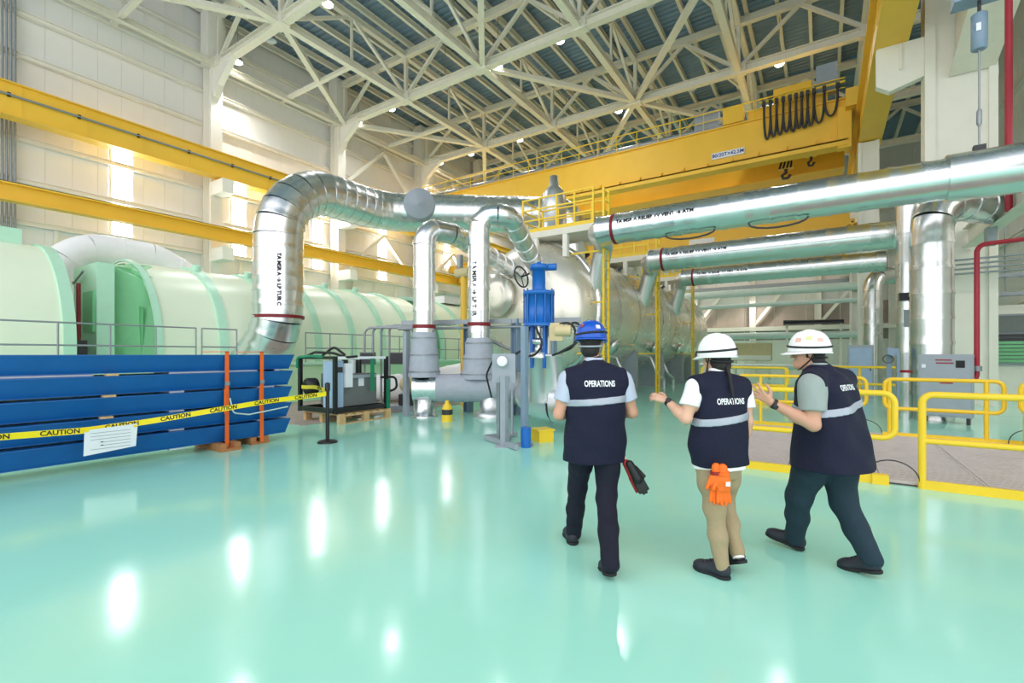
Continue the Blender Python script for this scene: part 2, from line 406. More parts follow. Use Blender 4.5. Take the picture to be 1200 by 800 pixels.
# flat bracing in the plane of the bottom chords
W3 = ['left edge', 'x', 'middle', 'crane side']
for i in (0, 2, 3):
    for j in range(4):
        main = (i+j) % 2 == 1
        a = (XN[i], TY[j] if main else TY[j+1], 18.0); b = (XN[i+1], TY[j+1] if main else TY[j], 18.0)
        MB().bar(a, b, 0.3, 0.26).build('roof_brace', CREAM, None, 'diagonal cream brace of the %s bay, between %s and %s truss' % (W3[i], ORD[j], ORD[j+1]), 'brace', 'flat diagonal roof braces')
MB().bar((-22.4, 13.4, 18.0), (-28.5, 5.2, 18.0), 0.3, 0.26).build('roof_brace', CREAM, None, 'diagonal cream brace at the top left, in front of the nearest truss', 'brace')
for j, y in enumerate((8.9, 17.6, 26.0, 34.4)):
    MB().bar((-29.5, y, 17.95), (-22.5, y, 17.95), 0.22, 0.2).build('edge_strut', CREAM, None, 'cream strut from the left wall to the first roof beam, %s' % ['at the top left', 'between the two nearest trusses', 'between second and third truss', 'between third and fourth truss'][j], 'strut')
for i in (1, 2, 3):
    for j in range(3):
        xa, ya = (XN[i]+XN[i+1])/2, TY[j]
        MB().bar((xa, ya, 20.6), (XN[i+1], ya+4.2, 18.6), 0.13, 0.13).build('sway_rod', CREAM, None, 'thin slanting cream tie between %s truss and %s roof beam' % (ORD[j], ORD[i]), 'tie', 'slanting roof ties')
# V braces on the left wall
for j, (y0, zt, zb) in enumerate(((21.8, 11.0, 7.5), (30.2, 11.0, 7.5), (30.2, 17.6, 13.0), (21.8, 17.6, 14.0))):
    w = thing('wall_brace', (-29.0, y0+4.2, zb), ['cream V brace on the left wall under the silver elbow', 'cream V brace on the left wall beyond the thin silver pipes', 'cream V brace high on the left wall in the far bay', 'cream V brace high on the left wall in the bay before it'][j], 'brace')
    MB().bar((-29.2, y0+4.2, zt), (-29.2, y0+0.5, zb), 0.3, 0.22).build('diagonal', COLW, w)
    MB().bar((-29.2, y0+4.2, zt), (-29.2, y0+7.9, zb), 0.3, 0.22).build('diagonal', COLW, w)

# ---- high bay lamps
def lamp(x, y, z, label, lit=True):
    t = thing('high_bay_lamp', (x, y, z), label, 'lamp', 'high bay lamps under the roof')
    MB().lathe((x, y, z), (0, 0, 1), [(0.0, 0.3), (0.02, 0.3), (0.22, 0.2), (0.34, 0.1), (0.5, 0.09), (0.52, 0.02)], 16).build('lamp_shade', GREY, t)
    MB().lathe((x, y, z-0.1), (0, 0, 1), [(0, 0.1), (0.03, 0.19), (0.099, 0.25)], 16).build('lens', LENS if lit else LENSOFF, t)
    MB().cyl((x, y, z+0.4), (x, y, 20.9), 0.02, 6).build('hanger', GREY, t)
    ty = min(TY, key=lambda q: abs(q-y)); MB().bar((x, y, z+0.3), (x, ty+0.12, z+0.0), 0.05, 0.05).build('arm', GREY, t)
    if not lit: return
    L = bpy.data.lights.new('lamp_light', 'SPOT'); L.energy = LAMP_W; L.shadow_soft_size = 0.25; L.spot_size = R(150); L.spot_blend = 0.9; L.color = (1.0, 0.99, 0.98)
    lo = bpy.data.objects.new('lamp_light', L); col.objects.link(lo); lo.location = (0, 0, -0.2); lo.parent = t
LX = [-27.9, -24.5, -19.7, -15.7, -11.7, -6.9, -2.1]
for j, y in enumerate((14.1, 22.5, 31.2, 40.0)):
    for i, x in enumerate(LX):
        lit = [i in (0, 2), i in (0, 1, 3, 4), i in (0, 1, 2, 4, 6), True][j]
        lamp(x, y, 18.2, ('glowing' if lit else 'unlit') + ' high bay lamp at the %s truss, %s of its row from the left wall' % (ORD[j], ['first', 'second', 'third', 'fourth', 'fifth', 'sixth', 'seventh'][i]), lit)
for i, x in enumerate((-15.7,)):
    if False: lamp(x, 4.5, 18.2, 'glowing high bay lamp overhead in front of all trusses, %s from the left' % ['first', 'second', 'third'][i])

# ---- bulkhead lamps in the right hand bay and under the far steelwork
def bulkhead(x, y, z, d, w, label, arm):
    t = thing('bulkhead_lamp', (x, y, z), label, 'lamp')
    MB().lathe((x, y, z), (0, 0, 1), [(0, 0.16), (0.02, 0.16), (0.14, 0.1), (0.16, 0.04)], 16).build('lamp_shade', GREY, t)
    MB().lathe((x, y, z-0.06), (0, 0, 1), [(0, 0.08), (0.02, 0.13), (0.059, 0.14)], 16).build('lens', LENS, t)
    MB().bar((x, y, z+0.14), arm, 0.05, 0.05).build('arm', GREY, t)
    L = bpy.data.lights.new('lamp_light', 'SPOT'); L.energy = w; L.shadow_soft_size = 0.14; L.spot_size = R(165); L.spot_blend = 0.8; L.color = (1.0, 0.94, 0.85)
    lo = bpy.data.objects.new('lamp_light', L); col.objects.link(lo); lo.location = (0, 0, -0.15); lo.parent = t
bulkhead(7.6, 15.5, 8.5, 0, 420, 'glowing bulkhead lamp on the right wall, just outside the picture edge, nearer one', (8.92, 15.5, 8.7))
bulkhead(7.6, 21.0, 8.5, 0, 420, 'glowing bulkhead lamp on the right wall, just outside the picture edge, farther one', (8.92, 21.0, 8.7))
bulkhead(-4.2, 38.6, 5.9, 0, 260, 'glowing bulkhead lamp under the far ledge, right one', (-4.2, 39.3, 6.5))
bulkhead(-8.6, 38.6, 5.9, 0, 260, 'glowing bulkhead lamp under the far ledge, left one beside the vessel end', (-8.6, 39.3, 6.5))
# ================================================================== CRANE RUNWAYS
def runway_box(x0, x1, y0, y1, z0, z1, label, stiff=2.1, lip=0.14):
    r = thing('crane_runway', ((x0+x1)/2, (y0+y1)/2, z0), label, 'crane rail')
    MB().box((x0, y0, z0+0.05), (x1, y1, z1-0.05)).build('girder', YEL, r)
    MB().box((x0-lip, y0, z1-0.05), (x1+lip, y1, z1)).build('top_flange', YEL, r)
    MB().box((x0-0.07, y0, z0), (x1+0.07, y1, z0+0.05)).build('bottom_flange', YEL, r)
    MB().box(((x0+x1)/2-0.05, y0, z1), ((x0+x1)/2+0.05, y1, z1+0.12)).build('rail', DARK, r)
    s0 = None
    y = y0+1
    while y < y1:
        for xx in ((x0-0.02, x0), (x1, x1+0.02)):
            if (s0 is None): s0 = MB().box((xx[0], y-0.03, z0+0.06), (xx[1], y+0.03, z1-0.06)).build('stiffener', YEL, r); bx, by = xx[0], y
            else: share(s0, r, (xx[0]-bx, y-by, 0))
        y += stiff
    return r
rw = runway_box(-28.5, -27.95, -4, 55, 11.38, 12.75, 'upper yellow crane runway on the left wall, with a grey conduit along it')
MB().tube([(-27.86, -4, 12.2), (-27.86, 20, 12.2), (-27.86, 55, 12.2)], 0.05, 8).build('conduit', GREY, rw)
c0 = None
for k in range(24):
    y = 0.6+2.2*k
    if c0 is None: c0 = MB().bar((-27.93, y, 12.2), (-27.82, y, 12.2), 0.1, 0.16).build('conduit_clip', DARK, rw)
    else: share(c0, rw, (0, 2.2*k, 0))
r2 = thing('crane_runway', (-28, 25, 7.6), 'lower yellow crane runway on the left wall, under the conduit-lined one', 'crane rail')
MB().ibeam((-28, -4, 8.23), (-28, 55, 8.23), 0.5, 0.74, 0.06).build('girder', YEL, r2)
MB().box((-28.05, -4, 8.6), (-27.95, 55, 8.68)).build('rail', DARK, r2)
runway_box(1.50, 2.27, 6, 55, 11.8, 13.2, 'yellow crane runway on the right columns', lip=0.2)

# ================================================================== BRIDGE CRANE
bc = thing('bridge_crane', (-13, 29.5, 12.0), 'big yellow overhead bridge crane spanning the hall with railing and hanging cables', 'crane')
XL, XR = -28.2, 1.9
for y0, y1 in ((28.4, 29.3), (32.4, 33.3)):
    MB().box((XL+0.3, y0, 12.0), (XR-0.9, y1, 14.05)).build('girder', YEL, bc)
    MB().box((XL+0.3, y0-0.12, 14.05), (XR-0.9, y1+0.12, 14.12)).build('girder_flange', YEL, bc)
    MB().box((XL+0.3, y0-0.35, 11.93), (XR-0.9, y1+0.12, 12.0)).build('girder_flange', YEL, bc)
MB().box((XL+0.3, 28.05, 11.72), (XR-0.9, 28.12, 12.0)).build('walkway_toe', YEL, bc)
g0 = None
for k in range(22):
    x = XL+1.0+1.28*k
    if g0 is None: g0 = MB().prism([(x, 28.4, 12.0), (x, 28.06, 12.0), (x, 28.4, 12.35)], (0.05, 0, 0)).build('bracket', YEL, bc)
    else: share(g0, bc, (1.28*k, 0, 0))
for x in (XL, XR-0.6):
    MB().box((x-0.4, 27.6, 12.56 if x < -20 else 13.35), (x+0.4, 34.1, 13.6 if x < -20 else 14.2)).build('end_truck', YEL, bc)
MB().box((XR-1.3, 28.1, 11.6), (XR-0.75, 28.6, 13.6)).build('buffer_post', YEL, bc)
MB().box((XR-0.9, 28.15, 12.4), (XR-0.75, 28.4, 13.1)).build('contact_shoe', DARK, bc)
# railing along the near girder
p0 = None
for k in range(22):
    x = XL+0.8+1.28*k
    if p0 is None: p0 = MB().cyl((x, 28.35, 14.1), (x, 28.35, 15.1), 0.024, 6).build('rail_post', YRAIL, bc)
    else: share(p0, bc, (1.28*k, 0, 0))
MB().cyl((XL+0.8, 28.35, 15.1), (XR-1.0, 28.35, 15.1), 0.036, 8).build('handrail', YRAIL, bc)
MB().cyl((XL+0.8, 28.35, 14.62), (XR-1.0, 28.35, 14.62), 0.03, 8).build('handrail', YRAIL, bc)
MB().tube([(XL+1, 28.75, 14.35), (XR-5.5, 28.75, 14.35)], 0.16, 10).build('drive_shaft', GREY, bc)
# trolley
MB().box((-3.4, 28.6, 14.2), (0.2, 33.0, 14.7)).build('trolley_frame', YEL, bc)
MB().box((-2.2, 28.7, 14.7), (-0.5, 30.4, 15.6)).build('hoist_housing', YEL, bc)
MB().box((-0.3, 28.5, 14.7), (0.6, 29.0, 16.1)).build('trolley_cabinet', PAINTGREY, bc)
MB().cyl((-3.0, 30.5, 15.1), (0.0, 30.5, 15.1), 0.55, 16).build('rope_drum', DARK, bc)
MB().box((-4.6, 28.2, 14.15), (-3.6, 28.9, 15.0)).build('drive_motor', YEL, bc)
MB().box((-6.2, 28.6, 14.2), (-4.9, 29.2, 15.3)).build('trolley_cabinet', PAINTGREY, bc)
# festoon cables
MB().cyl((-2.8, 28.2, 14.85), (0.9, 28.2, 14.85), 0.06, 8).build('festoon_track', YRAIL, bc)
xs = [-2.6, -2.3, -2.02, -1.72, -1.42, -1.15, -0.9, -0.65, -0.38, 0.05, 0.6]
dr = [1.9, 1.85, 1.8, 1.75, 1.8, 1.7, 1.75, 1.7, 1.65, 1.45]
for i in range(len(xs)-1):
    a, b, d = xs[i], xs[i+1], dr[i]
    pts = [((a+b)/2-(b-a)/2*math.cos(math.pi*t/12), 28.2-0.03*(i % 2), 14.75-d*math.sin(math.pi*t/12)**0.6) for t in range(13)]
    MB().tube(pts, 0.055, 8).build('festoon_cable', DARK, bc)
for x in xs: MB().box((x-0.08, 28.1, 14.62), (x+0.08, 28.3, 14.85)).build('cable_clip', DARK, bc)
# name plate with the rated load
pl = MB().box((-5.2, 28.33, 12.42), (-3.55, 28.395, 12.76)).build('sign_plate', PAPER, bc)
lettering('80/20T×42.5M', 0.27, lambda x, y: (-4.375+x, 28.322, 12.59+y), BLUEINK, pl, bold=0.006)
# hooks between the girders
for hx, s in ((-1.75, 1.0), (-0.55, 0.7)):
    for k in range(6):
        MB().cyl((hx-0.3*s+0.12*s*k, 30.9, 14.2), (hx-0.3*s+0.12*s*k, 30.9, 12.7), 0.025, 6).build('hoist_rope', DARK, bc)
    zb = 12.0 if s == 1 else 12.45; hb = 0.75*s
    b = MB().box((hx-0.36*s, 30.7, zb), (hx+0.36*s, 31.1, zb+hb)).build('hook_block', YEL, bc)
    for k in range(4):
        xx = hx-0.36*s+0.18*s*k
        MB().prism([(xx, 30.69, zb), (xx+0.11*s, 30.69, zb), (min(xx+0.3*s, hx+0.36*s), 30.69, zb+hb), (xx+0.2*s if k < 3 else hx+0.3*s, 30.69, zb+hb)], (0, 0.01, 0)).build('warning_stripe', BLACK, b)
    MB().tube([(hx, 30.9, zb), (hx, 30.9, zb-0.2), (hx-0.2*s, 30.9, zb-0.32), (hx-0.12*s, 30.9, zb-0.5), (hx+0.1*s, 30.9, zb-0.5), (hx+0.22*s, 30.9, zb-0.34)], 0.07*s+0.02, 8).build('hook', DARK, b)

# second crane on the lower runway
c2 = thing('bridge_crane', (-13, 34.5, 7.6), 'lower yellow bridge crane seen beneath the silver vent pipes', 'crane')
MB().box((-27.8, 33.6, 8.1), (1.3, 34.2, 9.75)).build('girder', YEL, c2)
MB().box((-27.8, 33.5, 8.05), (1.3, 34.3, 8.12)).build('girder_flange', YEL, c2)
MB().box((-27.8, 33.5, 9.75), (1.3, 34.3, 9.82)).build('girder_flange', YEL, c2)
MB().box((-28.3, 32.8, 8.9), (-27.6, 35.2, 9.5)).build('end_truck', YEL, c2)
MB().box((0.9, 32.8, 8.1), (1.5, 35.2, 9.2)).build('end_truck', YEL, c2)
MB().box((-7.6, 33.56, 8.9), (-6.0, 33.6, 9.3)).build('sign_plate', PAPER, c2)
# rail beam carrying its right end
r3 = thing('crane_runway', (1.2, 40, 7.2), 'lower yellow crane runway behind the silver vent pipes at right', 'crane rail')
MB().ibeam((1.2, 28.5, 7.6), (1.2, 50, 7.6), 0.4, 0.8, 0.05).build('girder', YEL, r3)
MB().box((1.15, 28.5, 8.0), (1.25, 50, 8.08)).build('rail', DARK, r3)
for y in (30.4, 38.8, 45.2):
    MB().box((1.0, y, 6.8), (2.75, y+0.3, 7.2)).build('bracket', COLW, r3)
# ================================================================== TURBINE CASINGS
def arc_shell(x, z, r, y0, y1, m, name, root, seg=28, a0=-12, a1=192, th=0.06, zs=1.0):
    vs = []; n = seg+1
    for y in (y0, y1):
        for rr in (r, r-th):
            for k in range(n):
                a = R(a0+(a1-a0)*k/seg); vs.append((x+rr*math.cos(a), y, z+rr*math.sin(a)*zs))
    o0, i0, o1, i1 = 0, n, 2*n, 3*n; b = MB()
    b.add(vs, [(o0+k, o1+k, o1+k+1, o0+k+1)[::-1] for k in range(seg)], True)
    b.add(vs, [(i0+k, i0+k+1, i1+k+1, i1+k)[::-1] for k in range(seg)], True)
    b.add(vs, [(o0+k, o0+k+1, i0+k+1, i0+k) for k in range(seg)] + [(o1+k, i1+k, i1+k+1, o1+k+1) for k in range(seg)])
    return b.build(name, m, root)
AX, AZ, AR = -19.0, 1.75, 2.8
t = thing('turbine_casing', (AX, 0, 1.3), 'pale mint barrel shaped generator casing at the left edge', 'turbine')
arc_shell(AX, AZ, AR+0.1, -9, 4.05, MINT, 'shell', t)
arc_shell(AX, AZ, AR+0.16, 3.85, 4.1, MINTD, 'end_rim', t)
MB().lathe((AX, 3.9, AZ), (0, 1, 0), [(0, AR+0.05), (0.1, AR+0.05), (0.2, 2.3), (0.3, 2.2)], 40).build('end_plate', MINT, t)
MB().box((AX-1.6, -6, 4.45), (AX+0.35, 3.6, 5.05)).build('cooler_box', MINTD, t)
t = thing('turbine_casing', (AX, 11, 1.3), 'ribbed mint turbine casing in the middle, behind the grey handrail', 'turbine')
arc_shell(AX, AZ, AR, 5.9, 17.4, MINT, 'shell', t)
MB().lathe((AX, 6.35, AZ), (0, 1, 0), [(0, AR-0.05), (0.1, AR-0.05)], 40).build('end_plate', MINTD, t)
arc_shell(AX, AZ, AR+0.07, 5.88, 6.05, MINTD, 'end_rim', t)
for y in (7.75, 9.5, 11.2, 12.8, 14.4, 16.0): arc_shell(AX, AZ, AR+0.08, y-0.13, y+0.13, MINTD, 'rib', t, th=0.1)
for y in (7.75, 9.5, 12.8, 14.4):
    MB().lathe((AX+0.9, y, AZ+AR+0.0-0.12), (0.3, 0, 1), [(0, 0.14), (0.2, 0.14), (0.22, 0.1)], 12).build('lifting_lug', MINTD, t)
# wedge shaped guard at its near end
g = MB(); g.prism([(-17.4, 5.2, 1.3), (-17.4, 5.2, 4.15), (-18.0, 5.9, 4.4), (-16.95, 6.3, 3.6), (-16.6, 6.3, 1.3)], (-0.02, 0.5, 0))
g.build('end_guard', GREEN, t)
MB().box((-18.5, 5.8, 1.3), (-17.0, 5.86, 3.0)).build('end_cover', GREEN, t)
t = thing('turbine_casing', (AX, 22, 1.3), 'mint turbine casing farthest back, half hidden by the thin silver pipes', 'turbine')
arc_shell(AX, AZ, AR, 18.3, 27.5, MINT, 'shell', t)
MB().lathe((AX, 18.35, AZ), (0, 1, 0), [(0, AR-0.05), (0.12, AR-0.05)], 40).build('end_plate', GREEN, t)
arc_shell(AX, AZ, AR+0.12, 18.2, 18.45, MINTD, 'end_rim', t, th=0.18)
for y in (20.0, 22.0, 24.0, 26.0): arc_shell(AX, AZ, AR+0.08, y-0.13, y+0.13, MINTD, 'rib', t, th=0.1)
MB().box((AX-1.2, 20.5, 4.5), (AX+1.0, 24.5, 4.9)).build('top_cover', WHITEP, t)
# coupling box between generator and turbine
t = thing('coupling_guard', (-17.9, 5.0, 1.3), 'light mint box with a small handle between the two nearest casings', 'guard')
MB().box((-18.9, 4.75, 1.3), (-16.95, 5.15, 4.15)).build('box', MINTD, t)
MB().box((-17.9, 4.7, 2.2), (-17.1, 4.75, 3.35)).build('cover_plate', GREEN, t)
MB().tube([(-18.6, 4.66, 3.7), (-18.55, 4.66, 3.66), (-17.7, 4.66, 3.95)], 0.03, 8).build('handle', GREY, t)
MB().cyl((-16.9, 4.35, 1.3), (-16.9, 4.35, 3.5), 0.05, 8).build('riser_pipe', REDBAND, t)
MB().box((-17.1, 4.25, 1.3), (-16.75, 4.5, 1.95)).build('terminal_box', DARK, t)
# white arch pipe behind
wp = thing('arch_pipe', (-22, 7, 1.3), 'thick white insulated pipe arching over behind the ribbed casing', 'pipe')
clad_pipe(wp, fillet([(-22.0, 5.0, 1.3), (-22.0, 5.0, 5.45), (-22.0, 8.0, 5.4), (-22.0, 10.6, 4.0)], [1.9, 1.4], 14), 0.5, WHITEP, 0.9)
# plinth
p = thing('turbine_plinth', (-19, 10, 0), 'long pale green plinth carrying the mint casings', 'plinth')
MB().box((-24, -12, 0), (-14.6, 30, 1.22)).build('block', PLINTH, p)
MB().box((-24, -12, 1.22), (-14.5, 30, 1.3)).build('top_slab', MINTD, p)
# grey handrail on the plinth: bays
def hand_bay(y0, n, label):
    h = thing('handrail', (-14.6, y0, 1.3), label, 'handrail', 'grey handrails on the plinth')
    L = 0.95*n
    for z in (1.78, 2.3): MB().cyl((-14.6, y0, z), (-14.6, y0+L, z), 0.02, 8).build('rail', GREY, h)
    for k in range(n+1): MB().cyl((-14.6, y0+0.95*k, 1.3), (-14.6, y0+0.95*k, 2.3), 0.02, 8).build('post', GREY, h)
hand_bay(0.55, 6, 'thin grey handrail on the plinth above the blue channels')
hand_bay(6.4, 1, 'short grey handrail just left of the big silver pipe')
hand_bay(9.6, 3, 'thin grey handrail on the plinth above the palletised machine')
hand_bay(12.9, 6, 'thin grey handrail on the plinth behind the conduit bundle')
# conduits at the left wall corner
for k in range(5):
    MB().cyl((-29.6, 4.98+0.13*k, 0), (-29.6, 4.98+0.13*k, 21.2), 0.045, 8).build('riser_conduit', GREY, None, 'grey vertical conduit on the left wall at the picture edge, %s of five' % ['first', 'second', 'third', 'fourth', 'fifth'][k], 'conduit', 'grey conduits at the left edge')

# ================================================================== CROSSOVER PIPE
cp = thing('crossover_pipe', (-14.84, 8.81, 0), 'huge silver clad steam pipe rising and bending over to the right', 'pipe')
path = fillet([(-16.2, 8.5, 0.9), (-14.9, 8.81, 2.4), (-14.84, 8.81, 7.25), (-14.9, 13.2, 7.3), (-9.2, 18.3, 7.5), (-9.0, 18.5, 5.2)], [1.8, 1.9, 2.2, 0.5], 18)
clad_pipe(cp, path, 0.75, ALU, 0.45, 36, step=0.1125)
MB().tube([(-14.86, 8.81, 2.73), (-14.86, 8.81, 2.83)], 0.775, 36).build('red_band', REDBAND, cp)
def crosstxt(x, y):
    a = math.atan2(-0.5, 0.9) + R(-12)        # faces the camera side
    ang = math.atan2(-8.81, 14.84) + y/0.76
    return (-14.85+0.768*math.cos(ang), 8.81+0.768*math.sin(ang), 3.92-x)
lettering('TA MSR A → LP TUR C', 0.165, crosstxt, INK, cp, bold=0.006)
dcap = MB().lathe((-13.7, 14.2, 7.42), (0.62, -0.78, 0), [(0.2, 0.6), (0.95, 0.6), (0.98, 0.58), (0.99, 0.03), (1.01, 0.02)], 36).build('end_cap', PAINTGREY, cp)

# ================================================================== MOISTURE SEPARATOR VESSEL
VX, VZ, VR = -8.35, 3.1, 2.3
v = thing('steam_vessel', (VX, 21, 0), 'long horizontal silver clad pressure vessel with ladders along its side', 'vessel')
y = 14.2
while y < 31.2:
    y1 = y+1.08
    MB().lathe((VX, y, VZ), (0, 1, 0), [(0, VR+0.008*(int(y*10) % 2)), (1.085, VR+0.008*(int(y*10) % 2))], 64, caps=False).build('shell_course', STEELV, v)
    y = y1
MB().lathe((VX, y, VZ), (0, 1, 0), [(0, VR), (0.5, VR*0.93), (0.9, VR*0.75), (1.15, VR*0.45), (1.25, 0.02)], 56).build('far_head', STEELV, v)
MB().lathe((VX, 14.2, VZ), (0, -1, 0), [(0, VR), (0.35, VR*0.97), (0.7, VR*0.86), (0.98, VR*0.66), (1.14, VR*0.4), (1.18, 0.02)], 56).build('near_head', STEELV, v)
MB().lathe((VX, 14.5, VZ), (0, -1, 0), [(0, VR+0.0), (0, VR+0.1), (0.25, VR+0.1), (0.25, VR)], 56, caps=False).build('head_flange', ALU, v)
MB().lathe((VX-0.75, 13.3, VZ+0.4), (0, -1, 0), [(0, 0.62), (0.35, 0.62), (0.36, 0.72), (0.5, 0.72), (0.52, 0.3), (0.53, 0.02)], 32).build('manway', STEELV, v)
for k in range(5):
    yy = 15.2+3.9*k
    MB().prism([(VX-1.9, yy, 0), (VX+1.9, yy, 0), (VX+1.9, yy, 1.7), (VX+1.2, yy, 1.15), (VX, yy, 0.86), (VX-1.2, yy, 1.15), (VX-1.9, yy, 1.7)], (0, 0.35, 0)).build('saddle', PAINTGREY, v)
for yy in (15.8, 20.6, 24.8):
    MB().lathe((VX+1.95, yy, 2.0), (0.85, 0, -0.45), [(0, 0.22), (0.32, 0.22), (0.33, 0.3), (0.42, 0.3), (0.43, 0.02)], 20).build('side_nozzle', ALU, v)
for yy in (15.6, 16.9, 18.9, 20.9, 23.1, 25.2, 27.6):
    MB().bar((VX+1.25, yy, VZ+1.95), (VX+1.4, yy, VZ+2.05), 0.12, 0.12).build('lifting_lug', DARK, v)
for yy in (17.4, 21.5):
    MB().cyl((VX+2.1, yy-1.6, 1.9), (VX+2.25, yy+0.6, 1.9), 0.05, 8).build('small_line', ALU, v)
# drain pipework under the vessel
for k, yy in enumerate((14.8, 16.4, 17.9, 22.3, 24.0)):
    MB().tube(fillet([(VX+1.5, yy, 1.5), (VX+1.9, yy, 0.6), (VX+1.9, yy+1.0, 0.35), (VX+1.9, yy+1.0, 0.0)], 0.15, 5), 0.07, 8).build('drain_pipe', ALU2, None, 'thin silver drain pipe under the big vessel, %s from the near end' % ORD[k], 'pipe', 'drain pipes under the vessel')

# access platforms, their ladders
def platform(y0, y1, x0, x1, z, label, llabel, ytop):
    p = thing('access_platform', ((x0+x1)/2, (y0+y1)/2, z), label, 'platform')
    MB().box((x0, y0, z-0.2), (x1, y1, z)).build('deck', CREAM, p)
    for x in (x0+0.5, x1-1.0):
        for yy in (y0+0.1, y1-0.1):
            MB().bar((x, yy, VZ+VR-0.7), (x, yy, z-0.2), 0.16, 0.16).build('leg', COLW, p)
    n = 4
    for yy in (y0+0.03, y1-0.03):
        for k in range(n+1):
            x = x0+0.03+(x1-x0-0.06)*k/n
            MB().bar((x, yy, z), (x, yy, z+1.1), 0.05, 0.05).build('rail_post', YRAIL, p)
        for zz in (z+0.4, z+0.75, z+1.1): MB().bar((x0, yy, zz), (x1, yy, zz), 0.045, 0.045).build('rail', YRAIL, p)
        MB().box((x0, yy-0.02, z), (x1, yy+0.02, z+0.12)).build('toe_board', YRAIL, p)
    for zz in (z+0.4, z+0.75, z+1.1): MB().bar((x0+0.02, y0, zz), (x0+0.02, y1, zz), 0.045, 0.045).build('rail', YRAIL, p)
    l = thing('ladder', (-5.65, y0+0.5, 0), llabel, 'ladder', 'yellow ladders of the vessel')
    for yy in (y0+0.1, y0+0.5): MB().bar((-5.62, yy, 0), (-5.62, yy, ytop), 0.07, 0.05).build('stringer', YRAIL, l)
    k = 0; r0 = None
    while 0.3+0.3*k < ytop-0.1:
        if r0 is None: r0 = MB().cyl((-5.62, y0+0.1, 0.3), (-5.62, y0+0.5, 0.3), 0.018, 6).build('rung', YRAIL, l)
        else: share(r0, l, (0, 0, 0.3*k))
        k += 1
    for zz in (1.6, 3.2, 4.8):
        MB().bar((-5.62, y0+0.3, zz), (VX+math.sqrt(max(0.01, VR**2-(zz-VZ)**2)), y0+0.3, zz), 0.05, 0.05).build('standoff', YRAIL, l)
platform(13.6, 15.0, -8.5, -5.9, 5.62, 'yellow railed platform on top of the vessel at its near end', 'yellow ladder nearest the blue helmeted worker', 6.7)
platform(19.1, 20.5, -8.2, -5.9, 5.62, 'yellow railed platform at the middle of the vessel', 'yellow ladder at the middle of the vessel', 6.4)
platform(25.3, 26.7, -8.2, -5.9, 5.62, 'yellow railed platform at the far end of the vessel', 'yellow ladder at the far end of the vessel', 6.3)
# bell shaped vent on the vessel
b = thing('vent_silencer', (-9.1, 17.0, 5.35), 'bottle shaped pale silver vent standing behind the near platform', 'vent')
MB().lathe((-9.1, 17.0, 5.3), (0, 0, 1), [(0, 0.55), (1.2, 0.55), (1.25, 0.5), (2.2, 0.5), (2.75, 0.46), (2.95, 0.3), (3.05, 0.2), (3.45, 0.17), (3.5, 0.02)], 28).build('body', ALU2, b)
MB().lathe((-9.1, 17.0, 6.45), (0, 0, 1), [(0, 0.56), (0.02, 0.58), (0.08, 0.58), (0.1, 0.56)], 28, caps=False).build('collar', ALU, b)

# ================================================================== VENT PIPES
def vent_pipe(y, z, r, x0, x1, label, body, tsz, tx, tail=None):
    p = thing('vent_pipe', ((x0+x1)/2, y, z), label, 'pipe')
    path = [(x0, y, z), (x1, y, z)]
    if tail: path = fillet([(x0, y, z), (x1, y, z)] + tail, 0.9, 10)
    clad_pipe(p, path, r, ALU, 0.55, 32, step=0.1375)
    MB().tube([(x0+0.45, y, z), (x0+0.53, y, z)], r+0.02, 32).build('red_band', REDBAND, p)
    MB().tube(fillet([(x0+0.1, y, z), (x0-0.1, y, z), (x0-0.35, y+1.2, z-0.1), (x0-0.8, y+1.5, z-1.5)], [0.3, 0.4], 8), r*0.72, 28).build('inlet', ALU2, p)
    def f(u, w):
        a = R(12) + w/(r+0.014); return (x0+tx+u, y-(r+0.016)*math.cos(a), z+(r+0.016)*math.sin(a))
    lettering(body, tsz, f, INK, p, bold=0.004, align='LEFT')
    return p
vp = vent_pipe(13.0, 5.15, 0.41, -5.45, 8.6, 'nearest and highest silver vent pipe crossing to the right edge', 'TA MSR A RELIEF VV VENT → ATM', 0.135, 0.65)
MB().tube([(2.1, 13.0, 5.15), (3.2, 13, 5.15)], 0.47, 32).build('collar', ALU, vp)
vent_pipe(17.9, 5.1, 0.41, -5.45, 1.95, 'second silver vent pipe, just below the longest one', 'TA MSR A RELIEF VV VENT → ATM', 0.135, 0.65)
vent_pipe(22.8, 5.1, 0.38, -5.45, 2.0, 'lowest and farthest silver vent pipe of the three', 'TA MSR A RELIEF VV VENT → ATM', 0.135, 0.7)
for x, k in ((-2.9, 0), (-0.9, 1)):
    MB().tube([(x+0.62*math.cos(math.pi*t/8), 12.86, 4.74-0.16*math.sin(math.pi*t/8)) for t in range(9)], 0.025, 6).build('cable_loop', DARK, None, 'black cable sagging under the nearest vent pipe, %s loop' % ['left', 'right'][k], 'cable')
r = thing('riser_pipe', (2.2, 15.0, 0), 'thick vertical silver riser with an elbow at its top, behind the grey cabinet', 'pipe')
clad_pipe(r, fillet([(2.2, 15.2, 0), (2.2, 15.2, 5.3), (3.6, 16.8, 5.3)], 0.8, 12), 0.41, ALU, 0.6, 32, step=0.12)
r = thing('riser_pipe', (1.95, 16.6, 0), 'narrower vertical silver riser just left of the elbowed one', 'pipe')
clad_pipe(r, [(1.93, 16.6, 0), (1.93, 16.6, 6.0)], 0.27, ALU, 0.8, 28, step=0.2)
MB().box((1.7, 16.2, 3.0), (1.95, 16.45, 3.2)).build('gauge', DARK, r)
MB().box((1.8, 16.25, 2.3), (2.1, 16.35, 2.75)).build('junction_plate', PAINTGREY, r)
r = thing('riser_pipe', (2.0, 25.0, 0), 'far slim silver riser with a bent top, left of the other risers', 'pipe')
